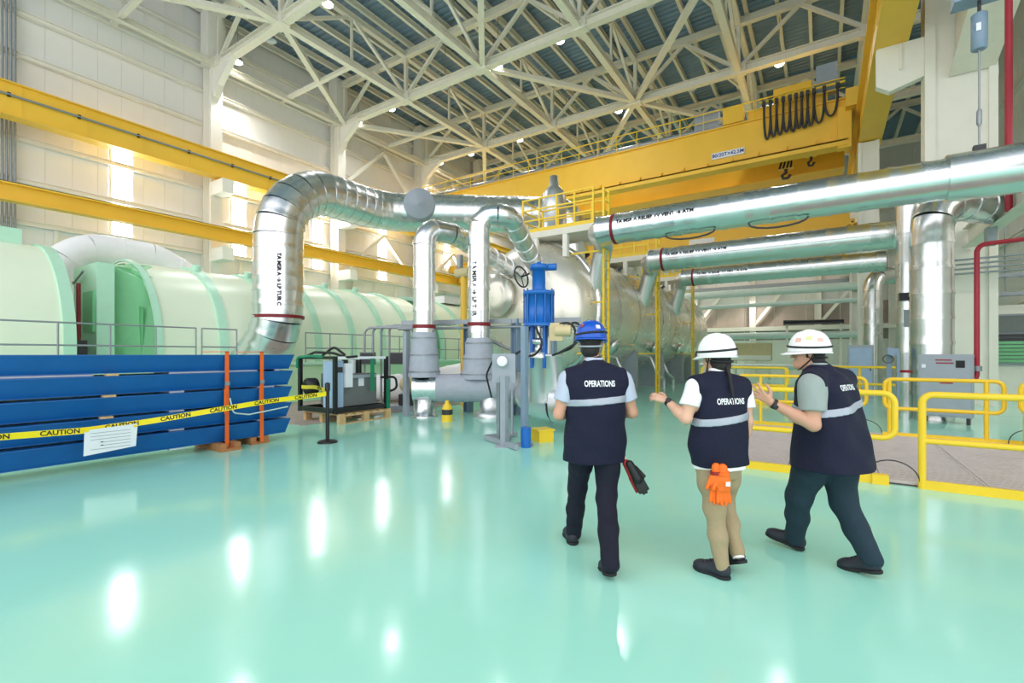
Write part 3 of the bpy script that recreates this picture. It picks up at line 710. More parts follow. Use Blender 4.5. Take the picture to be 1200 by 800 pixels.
clad_pipe(r, fillet([(1.75, 25, 0), (1.75, 25, 4.9), (3.2, 26.4, 4.9)], 0.6, 10), 0.34, ALU, 0.7, 28, step=0.175)
# ================================================================== THIN SILVER PIPES AND THEIR HEADER
def steam_line(pts, rad, r, label, zband, body=None, sect=0.55):
    p = thing('steam_pipe', (pts[0][0], pts[0][1], 0), label, 'pipe')
    clad_pipe(p, fillet(pts, rad, 12), r, ALU, sect, 28, step=sect/4)
    x, y = pts[0][0], pts[0][1]
    MB().tube([(x, y, zband), (x, y, zband+0.09)], r+0.02, 28).build('red_band', REDBAND, p)
    if body:
        lettering(body, 0.15, lambda u, w: (x+(r+0.015)*math.cos(math.atan2(-y, -x)-0.45+w/r), y+(r+0.015)*math.sin(math.atan2(-y, -x)-0.45+w/r), 3.2-u), INK, p, bold=0.003)
    return p
steam_line([(-8.41, 8.81, 1.0), (-8.41, 8.81, 4.75), (-8.2, 9.7, 4.75), (-8.75, 13.6, 4.35)], [0.38, 0.3], 0.27, 'left thin silver pipe bent over like a cane into the vessel', 2.22)
steam_line([(-7.28, 9.6, 1.0), (-7.28, 9.6, 5.1), (-6.66, 10.05, 5.1), (-7.7, 13.7, 3.9)], [0.42, 0.4], 0.27, 'right thin silver pipe bent over like a cane into the vessel', 2.28, 'TA MSR A → LP TUR')
hd = thing('header_pipe', (-7.3, 9.5, 0), 'low horizontal grey lagged pipe joining the two cane bent pipes', 'pipe')
A = Vector((-8.41, 8.81, 0.72)); D = Vector((0.837, 0.547, 0))
clad_pipe(hd, [A-D*0.25, A+D*0.35], 0.33, ALU, 0.4, 28, 'end_jacket', step=0.1)
MB().tube([A+D*0.33, A+D*0.9, A+D*1.1, A+D*1.7, A+D*2.25], [0.35, 0.36, 0.345, 0.36, 0.35], 28).build('lagging', LAG, hd)
MB().tube([A+D*2.25, A+D*2.36], 0.42, 28).build('flange', GREY, hd)
bend = fillet([A+D*2.36, A+D*2.75, (-5.35, 9.0, 0.66), (-4.7, 8.4, 0.6), (-3.9, 8.5, 0.6)], [0.5, 0.6, 0.6], 10)
clad_pipe(hd, bend, 0.38, ALU2, 0.4, 28, 'bend_jacket', step=0.1)
def lag_sleeve(x, y, z0, z1, r0, r1, label, lump):
    vs = [(x, y, z0+(z1-z0)*t/8) for t in range(9)]
    rr = [r0+(r1-r0)*t/8+lump*math.sin(2.1*t)*0.5 for t in range(9)]
    l = thing('lagging_sleeve', (x, y, z0), label, 'lagging')
    MB().tube(vs, rr, 24).build('blanket', LAG, l)
    for t in (1, 4, 7): MB().tube([(x, y, vs[t][2]-0.015), (x, y, vs[t][2]+0.015)], rr[t]+0.015, 24).build('tie_wire', GREY, l)
lag_sleeve(-8.41, 8.81, 1.0, 2.12, 0.4, 0.3, 'smooth grey insulation blanket around the foot of the left cane bent pipe', 0.01)
lag_sleeve(-7.28, 9.6, 0.95, 1.98, 0.46, 0.32, 'lumpy grey insulation blanket around the foot of the right cane bent pipe', 0.05)
f = thing('pipe_pedestal', (-8.41, 8.81, 0), 'silver stub standing on the floor under the left cane bent pipe', 'pipe support')
MB().lathe((-8.41, 8.81, 0.0), (0, 0, 1), [(0, 0.33), (0.04, 0.33), (0.04, 0.27), (0.45, 0.27)], 24).build('stub', ALU, f)
MB().box((-8.9, 8.55, 0), (-8.78, 8.67, 2.15)).build('support_post', PAINTGREY, f)
f = thing('pipe_pedestal', (-7.0, 9.8, 0), 'ribbed round silver foot under the grey lagged pipe', 'pipe support')
MB().lathe((-7.0, 9.75, 0), (0, 0, 1), [(0, 0.45), (0.12, 0.45), (0.13, 0.3), (0.5, 0.3)], 24).build('foot', ALU2, f)
# painted steel posts and cross rails around the thin pipes
for x, y, z1, w in ((-8.1, 10.2, 2.5, 'between the two cane bent pipes'), (-6.75, 10.5, 2.5, 'right of the lumpy blanket'), (-5.9, 10.9, 2.35, 'left of the blue valve')):
    MB().ibeam((x, y, 0), (x, y, z1), 0.2, 0.2, 0.03, (1, 0, 0)).build('support_post', BLUEGREY, None, 'blue grey steel post ' + w, 'post', 'blue grey pipe rack posts')
rk = thing('pipe_rack_beam', (-7.0, 9.8, 2.3), 'long grey cross beam with tubing in front of the vessel head', 'beam')
MB().bar((-9.6, 9.2, 2.42), (-5.2, 11.2, 2.46), 0.1, 0.12).build('beam', GREY, rk)
MB().cyl((-9.6, 9.05, 2.25), (-5.2, 11.05, 2.3), 0.035, 8).build('tube_line', GREY, rk)
MB().cyl((-7.9, 10.0, 2.2), (-6.9, 10.45, 1.7), 0.04, 8).build('slanting_tube', GREY, rk)
yp = thing('yellow_pipe', (-9.0, 11.2, 0), 'slim yellow vertical pipe behind the right cane bent pipe', 'pipe')
MB().cyl((-9.15, 11.3, 0), (-9.15, 11.3, 4.0), 0.1, 12).build('tube', YEL, yp)
MB().cyl((-9.4, 11.3, 4.05), (-8.9, 11.3, 4.05), 0.16, 12).build('valve_head', BEIGE, yp)
MB().cyl((-9.3, 11.3, 4.2), (-9.3, 11.3, 4.6), 0.1, 10).build('gauge', GREY, yp)

# ================================================================== BLUE ACTUATED VALVE
vx, vy = -4.66, 8.08
av = thing('actuated_valve', (vx, vy, 0), 'tall blue actuator valve with a black handwheel beside the vessel head', 'valve')
MB().lathe((vx, vy, 2.12), (0, 0, 1), [(0, 0.31), (0.06, 0.31), (0.06, 0.27), (0.6, 0.27), (0.6, 0.31), (0.68, 0.31), (0.7, 0.14), (0.72, 0.12)], 28).build('spring_housing', VALVEB, av)
for k in range(10):
    a = 2*math.pi*k/10; MB().cyl((vx+0.29*math.cos(a), vy+0.29*math.sin(a), 2.1), (vx+0.29*math.cos(a), vy+0.29*math.sin(a), 2.84), 0.016, 6).build('tie_rod', VALVEB, av)
MB().lathe((vx, vy, 2.82), (0, 0, 1), [(0, 0.13), (0.4, 0.13), (0.4, 0.18), (0.5, 0.18), (0.52, 0.05), (0.56, 0.04)], 20).build('upper_cylinder', VALVEB, av)
MB().cyl((vx+0.1, vy+0.1, 3.28), (vx+0.3, vy+0.17, 3.28), 0.07, 12).build('gear_end', VALVEB, av)
hw = []
hc = Vector((vx-0.33, vy-0.12, 3.1)); hn = Vector((0.95, -0.1, 0.2)).normalized(); hx = hn.cross(Vector((0,0,1))).normalized(); hy = hx.cross(hn)
MB().tube([hc+(hx*math.cos(2*math.pi*k/24)+hy*math.sin(2*math.pi*k/24))*0.21 for k in range(24)], 0.016, 8, closed=True).build('handwheel', BLACK, av)
w = MB()
for k in range(3):
    a = 2*math.pi*k/3+0.4; w.cyl(hc, hc+(hx*math.cos(a)+hy*math.sin(a))*0.21, 0.01, 6)
w.cyl(hc, hc+hn*0.2, 0.02, 8); w.build('handwheel_spoke', BLACK, av)
MB().bar((vx-0.14, vy, 1.3), (vx-0.14, vy, 2.12), 0.06, 0.1).build('yoke', VALVEB, av)
MB().bar((vx+0.14, vy, 1.3), (vx+0.14, vy, 2.12), 0.06, 0.1).build('yoke', VALVEB, av)
MB().cyl((vx, vy, 1.2), (vx, vy, 2.12), 0.045, 10).build('stem', ALU, av)
MB().lathe((vx, vy, 1.75), (0, 0, 1), [(0, 0.06), (0.03, 0.13), (0.1, 0.13), (0.14, 0.06)], 14).build('stem_coupling', ALU, av)
MB().lathe((vx, vy, 1.5), (0, 0, 1), [(0, 0.16), (0.1, 0.16), (0.12, 0.09), (0.2, 0.08)], 24).build('valve_body', ALU2, av)
MB().lathe((vx+0.38, vy-0.02, 2.02), (0.6, 0.2, 0), [(0, 0.11), (0.3, 0.11)], 16).build('positioner', BEIGE, av)
MB().cbox((vx+0.36, vy+0.05, 2.0), (0.26, 0.2, 0.34), 0.4).build('positioner_box', BEIGE, av)
can = thing('silver_can', (-4.66, 8.36, 0.6), 'upright silver insulated can behind the blue valve post', 'insulation')
MB().lathe((-4.66, 8.36, 0.62), (0, 0, 1), [(0, 0.33), (0.9, 0.33), (0.91, 0.36), (0.95, 0.36), (0.96, 0.02)], 28).build('jacket', ALU2, can)
MB().lathe((-4.72, 8.46, 1.58), (0, 0, 1), [(0, 0.12), (0.3, 0.12), (0.36, 0.06)], 20).build('bonnet', ALU2, can)
for i, pts in enumerate(([(vx+0.45, vy, 2.15), (vx+0.75, vy+0.1, 2.2), (vx+0.72, vy+0.1, 1.7), (vx+0.3, vy, 1.55)], [(vx+0.5, vy, 2.0), (vx+0.85, vy+0.15, 2.3), (vx+0.8, vy+0.1, 1.8), (vx+0.45, vy, 1.6)], [(vx-0.1, vy-0.2, 2.1), (vx-0.05, vy-0.35, 1.7), (vx-0.4, vy-0.5, 1.5), (vx-0.5, vy-0.6, 1.3)], [(vx+0.1, vy-0.3, 2.1), (vx+0.3, vy-0.35, 1.75), (vx+0.1, vy-0.4, 1.5), (vx-0.1, vy-0.5, 1.6)])):
    MB().tube(fillet(pts, 0.18, 8), 0.022, 8).build('hose', BLACK, None, 'black hose of the blue valve, ' + ['inner loop on its right', 'outer loop on its right', 'running down to the gauge panel', 'short loop below the housing'][i], 'hose', 'black valve hoses')
# stand with base frame
st = thing('valve_stand', (-4.45, 7.0, 0), 'grey steel stand on the floor in front of the blue valve', 'stand')
MB().bar((-4.32, 7.0, 0.02), (-4.32, 7.0, 2.05), 0.09, 0.12).build('post', BLUEGREY, st)
MB().bar((-4.55, 6.72, 0.02), (-4.55, 6.72, 1.2), 0.1, 0.12).build('post', PAINTGREY, st)
MB().bar((-5.2, 7.05, 0.05), (-4.2, 6.55, 0.05), 0.07, 0.08).build('base_rail', PAINTGREY, st)
MB().bar((-4.95, 7.5, 0.05), (-4.55, 6.7, 0.05), 0.07, 0.08).build('base_rail', PAINTGREY, st)
MB().bar((-5.2, 7.05, 0.05), (-4.9, 7.65, 0.05), 0.07, 0.08).build('base_rail', PAINTGREY, st)
for x, y in ((-4.32, 7.0), (-4.55, 6.72)): MB().cbox((x, y, 0.012), (0.3, 0.3, 0.024), 0.5).build('foot_plate', PAINTGREY, st)
MB().bar((-4.86, 7.0, 0.05), (-4.86, 7.0, 1.3), 0.06, 0.06).build('tube_post', GREY, st)
MB().cbox((-4.62, 6.8, 1.33), (0.4, 0.1, 0.5), 0.58).build('gauge_panel', PAINTGREY, st)
MB().lathe((-4.6, 6.72, 1.45), (0.55, -0.84, 0), [(0, 0.09), (0.06, 0.09), (0.065, 0.07), (0.066, 0.01)], 18).build('gauge', WHITEP, st)
MB().lathe((-4.78, 6.85, 1.2), (0.55, -0.84, 0), [(0, 0.05), (0.06, 0.05), (0.065, 0.01)], 14).build('gauge', ALU, st)
MB().cyl((-4.44, 6.78, 0.2), (-4.44, 6.78, 0.95), 0.025, 8).build('tubing', GREY, st)
MB().cyl((-4.96, 7.1, 0.3), (-4.96, 7.1, 1.2), 0.025, 8).build('tubing', GREY, st)
MB().tube(fillet([(-4.8, 6.75, 1.5), (-5.0, 6.8, 1.2), (-4.95, 6.9, 0.8)], 0.2, 6), 0.018, 6).build('tubing', BLACK, st)
MB().cyl((-4.2, 6.85, 0.0), (-4.2, 6.85, 0.34), 0.085, 18).build('blue_bottle', VALVEB, None, 'small blue cylinder standing at the foot of the grey stand', 'cylinder')
yb = thing('yellow_bin', (-4.35, 8.3, 0), 'yellow plastic bin behind the blue valve stand', 'bin')
MB().prism([(-4.45, 7.45, 0), (-4.2, 7.3, 0), (-4.05, 7.55, 0), (-4.3, 7.7, 0)], (0, 0, 0.2)).build('tub', YRAIL, yb)
MB().prism([(-4.48, 7.45, 0.2), (-4.2, 7.27, 0.2), (-4.02, 7.56, 0.2), (-4.3, 7.73, 0.2)], (0, 0, 0.03)).build('rim', YRAIL, yb)
fe = thing('yellow_bollard', (-7.4, 8.55, 0), 'small yellow floor bollard with a black label in front of the grey lagged pipe', 'bollard')
MB().lathe((-7.38, 8.5, 0), (0, 0, 1), [(0, 0.13), (0.3, 0.12), (0.38, 0.09), (0.42, 0.05), (0.47, 0.05), (0.49, 0.02)], 20).build('body', YRAIL, fe)
MB().tube([(-7.38, 8.5, 0.16), (-7.38, 8.5, 0.28)], 0.128, 20).build('label_band', DARK, fe)

# ================================================================== GREY CONDUIT BUNDLE
for k in range(6):
    x0 = -11.5+0.16*k; y0 = 9.5+0.18*k; zt = 2.36+0.03*k
    if k >= 4: x0 += 0.35; y0 += 0.3
    MB().tube(fillet([(x0, y0, 0.0), (x0, y0, zt), (x0+1.3-0.1*k, y0+0.7, zt)], 0.2, 8), 0.035, 8).build('conduit', GREY, None, 'grey conduit bent over at its top behind the palletised machine, %s from the left' % ['first', 'second', 'third', 'fourth', 'fifth', 'sixth'][k], 'conduit', 'grey bent conduits')
MB().bar((-10.7, 10.45, 0), (-10.7, 10.45, 2.45), 0.14, 0.14).build('support_post', PAINTGREY, None, 'square grey post among the bent conduits', 'post')
for k, (x, y) in enumerate(((-11.35, 9.5), (-10.75, 10.1), (-10.3, 10.9))):
    b = thing('junction_box', (x, y, 1.2), 'dark grey junction box on the bent conduits, ' + ['left one', 'middle one', 'right one'][k], 'box')
    MB().cbox((x, y, 1.45), (0.42, 0.2, 0.36), 0.58).build('case', MACH, b)
    MB().cbox((x+0.07, y-0.1, 1.45), (0.36, 0.03, 0.3), 0.58).build('cover', DARK, b)
wpipe = thing('white_pipe', (-10.6, 11.0, 0), 'thick white insulated pipe lying behind the conduits', 'pipe')
clad_pipe(wpipe, fillet([(-13.5, 10.6, 0.45), (-11.2, 11.2, 0.5), (-9.0, 12.6, 1.1)], 1.0, 10), 0.42, WHITEP, 0.6)
bv = thing('beige_valve', (-9.6, 9.3, 0), 'small beige pump on the floor left of the cane bent pipes', 'pump')
MB().lathe((-9.75, 9.6, 0.72), (0.5, -0.75, 0.1), [(-0.2, 0.1), (-0.2, 0.24), (0.15, 0.24), (0.2, 0.15), (0.3, 0.13), (0.31, 0.02)], 20).build('casing', BEIGE, bv)
MB().cbox((-9.75, 9.6, 0.3), (0.5, 0.3, 0.3), 0.5).build('base_block', DARK, bv)
MB().cbox((-9.75, 9.6, 0.07), (1.3, 0.6, 0.14), 0.5).build('plinth', PAINTGREY, bv)

# ================================================================== MACHINE ON A PALLET
pt = thing('pallet', (-9.6, 7.45, 0), 'pale timber pallet under the caged grey machine', 'pallet')
PX0, PX1, PY0, PY1 = -10.35, -9.0, 6.75, 8.25
for k in range(7):
    y = PY0+0.01+k*0.226; MB().box((PX0, y, 0.196), (PX1, y+0.13, 0.225)).build('deck_board', WOOD, pt)
for x in (PX0, -9.73, PX1-0.1):
    MB().box((x, PY0, 0.17), (x+0.1, PY1, 0.196)).build('stringer_board', WOOD, pt)
    MB().box((x, PY0, 0.0), (x+0.1, PY1, 0.022)).build('bottom_board', WOOD, pt)
    for y in (PY0, 7.42, PY1-0.16): MB().box((x, y, 0.022), (x+0.1, y+0.16, 0.17)).build('block', WOOD, pt)
mc = thing('caged_machine', (-9.65, 7.45, 0.165), 'grey electrical machine in a black frame strapped onto the timber pallet', 'machine')
for x, y in ((-10.4, 6.7), (-9.12, 6.72), (-9.12, 8.2), (-10.4, 8.2)):
    MB().box((x-0.04, y-0.04, 0.17), (x+0.04, y+0.04, 1.46)).build('frame_post', BLACK, mc)
for a, b in (((-10.4, 6.7), (-9.12, 6.7)), ((-10.4, 8.2), (-9.12, 8.2)), ((-9.12, 6.7), (-9.12, 8.2)), ((-10.4, 6.7), (-10.4, 8.2))):
    MB().bar((a[0], a[1], 1.43), (b[0], b[1], 1.43), 0.06, 0.06).build('frame_rail', BLACK if a != (-9.12, 6.7) else PAPER, mc)
    MB().bar((a[0], a[1], 0.24), (b[0], b[1], 0.24), 0.07, 0.1).build('frame_rail', BLACK, mc)
MB().box((-10.1, 7.05, 0.3), (-9.3, 8.05, 1.05)).build('body', MACH, mc)
MB().box((-9.3, 7.1, 0.95), (-9.25, 8.0, 1.02)).build('body_ledge', PAINTGREY, mc)
MB().box((-10.0, 7.1, 0.2), (-9.35, 8.0, 0.3)).build('base', BLACK, mc)
MB().box((-9.55, 6.72, 0.3), (-9.2, 7.0, 1.36)).build('control_box', MACHBLUE, mc)
MB().box((-9.2, 6.76, 1.1), (-9.17, 6.96, 1.22)).build('display', DARK, mc)
MB().box((-9.22, 7.02, 0.75), (-9.15, 7.22, 1.3)).build('paper_sheet', PAPER, mc)
for k in range(3): MB().cyl((-9.6, 7.35+0.2*k, 1.05), (-9.6, 7.35+0.2*k, 1.38), 0.07, 12).build('bushing', BLACK if k % 2 == 0 else PAPER, mc)
MB().box((-9.298, 7.5, 0.75), (-9.292, 7.66, 0.95)).build('label', PAPER, mc)
MB().lathe((-10.2, 6.95, 0.75), (0, -1, 0), [(0, 0.2), (0.2, 0.2), (0.25, 0.1)], 18).build('fan', BLACK, mc)
for i, pts in enumerate(([(-10.4, 6.7, 1.46), (-9.9, 6.75, 1.62), (-9.3, 6.8, 1.6), (-9.1, 7.0, 1.5), (-9.1, 7.3, 1.52)], [(-9.7, 6.75, 1.5), (-9.4, 6.9, 1.75), (-9.2, 7.05, 1.55)], [(-9.2, 8.1, 1.0), (-9.1, 8.5, 1.0), (-9.1, 8.55, 0.7), (-9.2, 8.2, 0.6)])):
    MB().tube(fillet(pts, 0.12, 6), 0.03, 8).build('cable', BLACK, None, 'black cable on the caged machine, ' + ['draped over its top frame', 'looping up above its top corner', 'looping out at its right side'][i], 'cable')
for i, (x, y, z0, z1) in enumerate(((-9.06, 7.72, 0.7, 1.47), (-9.07, 8.22, 0.06, 0.95))):
    MB().box((x-0.012, y-0.05, z0), (x+0.012, y+0.05, z1)).build('green_strap', GREENSTRAP, None, 'green lashing strap on the caged machine, ' + ['hanging at its middle', 'at its right front corner'][i], 'strap')
MB().tube(fillet([(-10.45, 6.66, 1.25), (-10.42, 6.64, 1.5), (-9.9, 6.66, 1.53), (-9.5, 6.7, 1.5)], 0.1, 5), 0.035, 8).build('green_strap', GREENSTRAP, None, 'green lashing strap on the caged machine, around its left top corner', 'strap')

mc.location.z += 0.06
# ================================================================== BLUE CHANNELS
z = 0.13
for k in range(5):
    z0 = 0.14+0.292*k; z1 = z0+0.255; e = 5.08+0.02*k+0.02*random.random()
    pos = ['lowest', 'second from the floor', 'middle', 'second from the top', 'topmost'][k]
    c = thing('steel_channel', (-8.35, 1.0, z0), 'blue steel channel lying in the strapped stack, ' + pos, 'channel', 'strapped stack of blue channels')
    MB().prism([(-8.31, -3.5, z0+0.006), (-8.22, -3.5, z1-0.016), (-8.25, -3.5, z1-0.016), (-8.34, -3.5, z0+0.006)], (0, e-0.05+3.5, 0)).build('web', BLUE, c)
    MB().prism([(-8.31, e-0.05, z0+0.006), (-8.31, e-0.045, z0+0.006), (-8.22, e+0.0, z1-0.016), (-8.22, e-0.05, z1-0.016)], (-0.03, 0, 0)).build('web_end', BLUE, c)
    MB().box((-8.95, -3.5, z1-0.016), (-8.21, e, z1)).build('top_flange', BLUE, c)
    MB().box((-8.95, -3.5, z0-0.006), (-8.30, e-0.05, z0+0.006)).build('bottom_flange', BLUE, c)
    MB().prism([(-8.86, -3.5, z0+0.006), (-8.95, -3.5, z1-0.016), (-8.92, -3.5, z1-0.016), (-8.83, -3.5, z0+0.006)], (0, e-0.05+3.5, 0)).build('back_web', BLUE, c)
    if k: 
        MB().box((-8.28, 2.28+0.03*k, z0-0.035), (-8.2, 2.42+0.03*k, z0-0.008)).build('spacer_block', WOOD, None, 'small pale wooden spacer between blue channels, under the one that is ' + pos, 'spacer', 'wooden spacers in the channel stack')
    for yy, L in ((-1.5, 1.0), (0.4, 1.9 if k == 4 else 0.3), (3.2, 1.75 if k == 4 else 0.2), (4.55, 0.3 if k > 2 else 0.08)): MB().box((-8.9, yy, z0-0.034), (-8.33, yy+L, z0-0.007)).build('pale_strip', PAPER, c)  # broken pale strips filling the gap beneath each channel
# timber blocks
for i, y in enumerate((-2.0, 3.95, 4.55)):
    b = thing('timber_block', (-8.2, y, 0), 'rough timber block under the blue stack, ' + ['out at the left', 'below the left orange strap', 'below the right orange strap'][i], 'block')
    w = 0.16 if i == 1 else -0.06
    MB().box((-8.95, y-0.14, 0.0), (-8.2+w, y+0.18, 0.04)).build('sole_board', OLDWOOD, b)
    for dy in (-0.14, 0.08): MB().box((-8.95, y+dy, 0.04), (-8.2+w-0.03, y+dy+0.1, 0.125)).build('batten', OLDWOOD, b)
for i, y in enumerate((3.97, 4.55)):
    s = thing('lashing_strap', (-8.5, y, 0.1), 'orange lashing strap around the blue channels, ' + ['left one with a buckle', 'right one near the channel ends'][i], 'strap', 'orange lashing straps')
    w = MB()
    pts = [(-8.20, y, 0.1), (-8.185, y, 0.9), (-8.185, y, 1.63), (-8.99, y, 1.63), (-8.99, y, 0.1)]
    for a, b in zip(pts, pts[1:]): w.bar(a, b, 0.06, 0.008, (0, 1, 0)) if False else None
    w.box((-8.20, y-0.03, 0.05), (-8.19, y+0.03, 1.62)); w.build('webbing', ORANGE, s)
    MB().box((-9.0, y-0.03, 1.606), (-8.19, y+0.03, 1.618)).build('top_webbing', ORANGE, s)
    MB().box((-8.19, y-0.036, 1.06), (-8.172, y+0.036, 1.12)).build('buckle', GREY, s)
    MB().box((-8.19, y-0.05, 0.6), (-8.17, y-0.02, 1.0)).build('loose_tail', ORANGE, s)
MB().tube(fillet([(-8.16, 4.0, 0.85), (-8.15, 4.05, 0.6), (-8.14, 4.3, 0.55), (-8.14, 5.0, 0.62)], 0.08, 6), 0.012, 6).build('thin_rope', PALEPIPE, None, 'thin pale rope trailing between the orange straps', 'rope')

# ================================================================== STANCHION, CAUTION TAPE, NOTICE
SX, SY = -7.38, 5.28
s = thing('stanchion', (SX, SY, 0), 'black barrier post with a round base holding the caution tape', 'stanchion')
MB().lathe((SX, SY, 0), (0, 0, 1), [(0, 0.17), (0.02, 0.17), (0.04, 0.14), (0.06, 0.05), (0.07, 0.035)], 28).build('base', BLACK, s)
MB().cyl((SX, SY, 0.05), (SX, SY, 0.98), 0.033, 16).build('post', BLACK, s)
MB().lathe((SX, SY, 0.92), (0, 0, 1), [(0, 0.045), (0.13, 0.045), (0.15, 0.02)], 16).build('tape_head', BLACK, s)
tp = [(-7.36, 5.24, 0.87), (-7.6, 4.3, 0.80), (-7.8, 3.5, 0.705), (-7.9, 2.8, 0.63), (-7.9, 2.1, 0.595), (-7.92, 1.3, 0.62), (-7.95, 0.0, 0.69), (-8.0, -1.5, 0.75)]
tpp = [Vector(p) for p in resample(fillet(tp, 2.0, 5), 0.06)]
acc = [0.0]
for a, b in zip(tpp, tpp[1:]): acc.append(acc[-1]+(b-a).length)
def on_tape(s_, t_, off=0.0):
    s_ = min(max(s_, 0), acc[-1]-1e-4); i = max(0, np.searchsorted(acc, s_)-1); f = (s_-acc[i])/(acc[i+1]-acc[i]); p = tpp[i].lerp(tpp[i+1], f)
    tw = 0.25*math.sin(1.7*s_+0.6)
    d = (tpp[i+1]-tpp[i]).normalized(); nrm = Vector((-d.y, d.x, 0)).normalized(); nrm = nrm if nrm.x > 0 else -nrm
    up = (Vector((0,0,1))*math.cos(tw) + nrm*math.sin(tw)*0.6); out = nrm*math.cos(tw) - Vector((0,0,1))*math.sin(tw)*0.6
    return p + up*t_ + out*off
ct = thing('caution_tape', (-7.8, 2.5, 0.6), 'yellow caution tape strung from the black post along the blue stack', 'tape')
def ribbon(fn, L, w, m, name, root, n):
    b = MB(); vs = []
    for off in (0.0, -0.004):
        for k in range(n+1):
            for t in (-w/2, w/2): vs.append(fn(L*k/n, t, off))
    q = 2*(n+1); fs = []
    for k in range(n):
        fs += [(2*k, 2*k+1, 2*k+3, 2*k+2), (q+2*k, q+2*k+2, q+2*k+3, q+2*k+1), (2*k, 2*k+2, q+2*k+2, q+2*k), (2*k+1, q+2*k+1, q+2*k+3, 2*k+3)]
    return b.add(vs, fs).build(name, m, root)
tb = ribbon(on_tape, acc[-1]-0.01, 0.078, TAPE, 'tape_strip', ct, 110)
k = 0
while 0.35+0.62*k < acc[-1]-0.4:
    s0 = 0.35+0.62*k
    lettering('CAUTION', 0.082, lambda x, y: on_tape(s0-x, y, 0.004), INK, tb, bold=0.002); k += 1
ct2 = thing('caution_tape', (-8.2, 5.6, 0.9), 'short yellow caution tape running from the black post back behind the blue stack', 'tape')
def back_tape(s_, t_, off=0.0): return Vector((-7.40-s_*0.9, 5.3+s_*0.35, 0.90+0.03*math.sin(2*s_)+t_)) + Vector((0.36, -0.93, 0))*off
t2 = ribbon(back_tape, 2.2, 0.075, TAPE, 'tape_strip', ct2, 16)
lettering('CAUTION', 0.08, lambda x, y: back_tape(0.6-x, y, 0.004) if False else back_tape(0.6+x, y, 0.004), INK, t2, bold=0.002)
sg = thing('notice', (-7.88, 2.35, 0.24), 'white paper notice hanging from the caution tape on the blue stack', 'sign')
sh = MB().prism([(-7.86, 2.08, 0.6), (-7.86, 2.64, 0.625), (-7.86, 2.62, 0.32), (-7.86, 2.07, 0.275)], (0.006, 0, 0)).build('sheet', PAPER, sg)
for k in range(6):
    zz = 0.55-0.042*k
    MB().box((-7.8535, 2.14+(0.1 if k in (3, 4) else 0), zz), (-7.853, 2.56, zz+0.006)).build('print_line', GREYINK, sh)
for k in (3, 4): MB().box((-7.8535, 2.24, 0.552-0.042*k), (-7.853, 2.27, 0.562-0.042*k)).build('print_mark', INK, sh)
for y in (2.1, 2.61): MB().box((-7.87, y-0.02, 0.58), (-7.848, y+0.02, 0.61)).build('clip', TAPE, sg)

# ================================================================== PIT WITH GRATING AND YELLOW RAILINGS
GX0, GX1, GY0, GY1 = -1.4, 7.6, 7.34, 11.6
gr = thing('pit_grating', (1, 9.4, 0), 'grey steel grating floor inside the yellow railings', 'grating')
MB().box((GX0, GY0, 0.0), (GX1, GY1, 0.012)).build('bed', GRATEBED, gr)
px = GX0; pb = None
for i in range(9):
    for j in range(4):
        x0 = GX0+i*1.0; y0 = GY0+0.02+j*1.06
        if pb is None:
            b = MB()
            for k in range(9): b.box((x0+0.03, y0+0.035+k*0.115, 0.018), (x0+0.97, y0+0.088+k*0.115, 0.045))
            for k in range(8): b.box((x0+0.03+k*0.1335, y0+0.02, 0.014), (x0+0.036+k*0.1335, y0+1.02, 0.036))
            b.box((x0+0.005, y0+0.005, 0.012), (x0+0.03, y0+1.045, 0.047)); b.box((x0+0.97, y0+0.005, 0.012), (x0+0.995, y0+1.045, 0.047))
            b.box((x0+0.03, y0+0.005, 0.012), (x0+0.97, y0+0.02, 0.047)); b.box((x0+0.03, y0+1.03, 0.012), (x0+0.97, y0+1.045, 0.047))
            pb = b.build('grating_panel', GRATE, gr, kind='stuff'); bx, byy = x0, y0
        else: share(pb, gr, (x0-bx, y0-byy, random.uniform(0, 0.002)))
def toe(x0, x1, y, label, end=None, h=0.1):
    t = thing('toe_board', ((x0+x1)/2, y, 0), label, 'kerb')
    MB().box((x0, y-0.03, 0.0), (x1, y+0.03, h)).build('board', YRAIL, t)
    if end: MB().cbox((end, y-0.005, h/2+0.005), (0.16, 0.12, h+0.02)).build('end_block', YRAIL, t)
def guard(x0, x1, y, z1, z2, posts, label, ends=(True, True), r=0.035, name='guard_rail'):
    g = thing(name, ((x0+x1)/2, y, 0), label, 'railing')
    if ends[0] and ends[1]: pth = fillet([((x0+x1)/2, y, z1), (x0, y, z1), (x0, y, z2), (x1, y, z2), (x1, y, z1), ((x0+x1)/2+0.001, y, z1)], [0.12]*4, 6)
    elif ends[1]: pth = fillet([(x0, y, z1), (x1, y, z1), (x1, y, z2), (x0, y, z2)], 0.12, 6)
    else: pth = fillet([(x1, y, z1), (x0, y, z1), (x0, y, z2), (x1, y, z2)], 0.12, 6)
    MB().tube(pth, r, 12).build('rail_loop', YRAIL, g)
    for x in posts: MB().cyl((x, y, 0.0), (x, y, z1), r, 12).build('post', YRAIL, g)
    return g
YF, YB = 7.28, 11.75
toe(-1.4, 0.62, YF, 'yellow kerb board at the front of the grating, left of the wire loop', 0.58)
toe(0.95, 6.5, YF, 'yellow kerb board at the front of the grating, right of the wire loop')
guard(-1.3, 0.72, YF, 1.1, 0.56, (-1.2,), 'yellow guard railing at the front of the pit, left section behind the walkers', (True, True))
g = thing('guard_rail', (3.5, YF, 0), 'yellow guard railing at the front of the pit, right section in the foreground', 'railing')
MB().tube(fillet([(0.97, YF, 0.0), (0.97, YF, 1.1), (6.4, YF, 1.1)], 0.1, 6), 0.038, 12).build('top_rail', YRAIL, g)
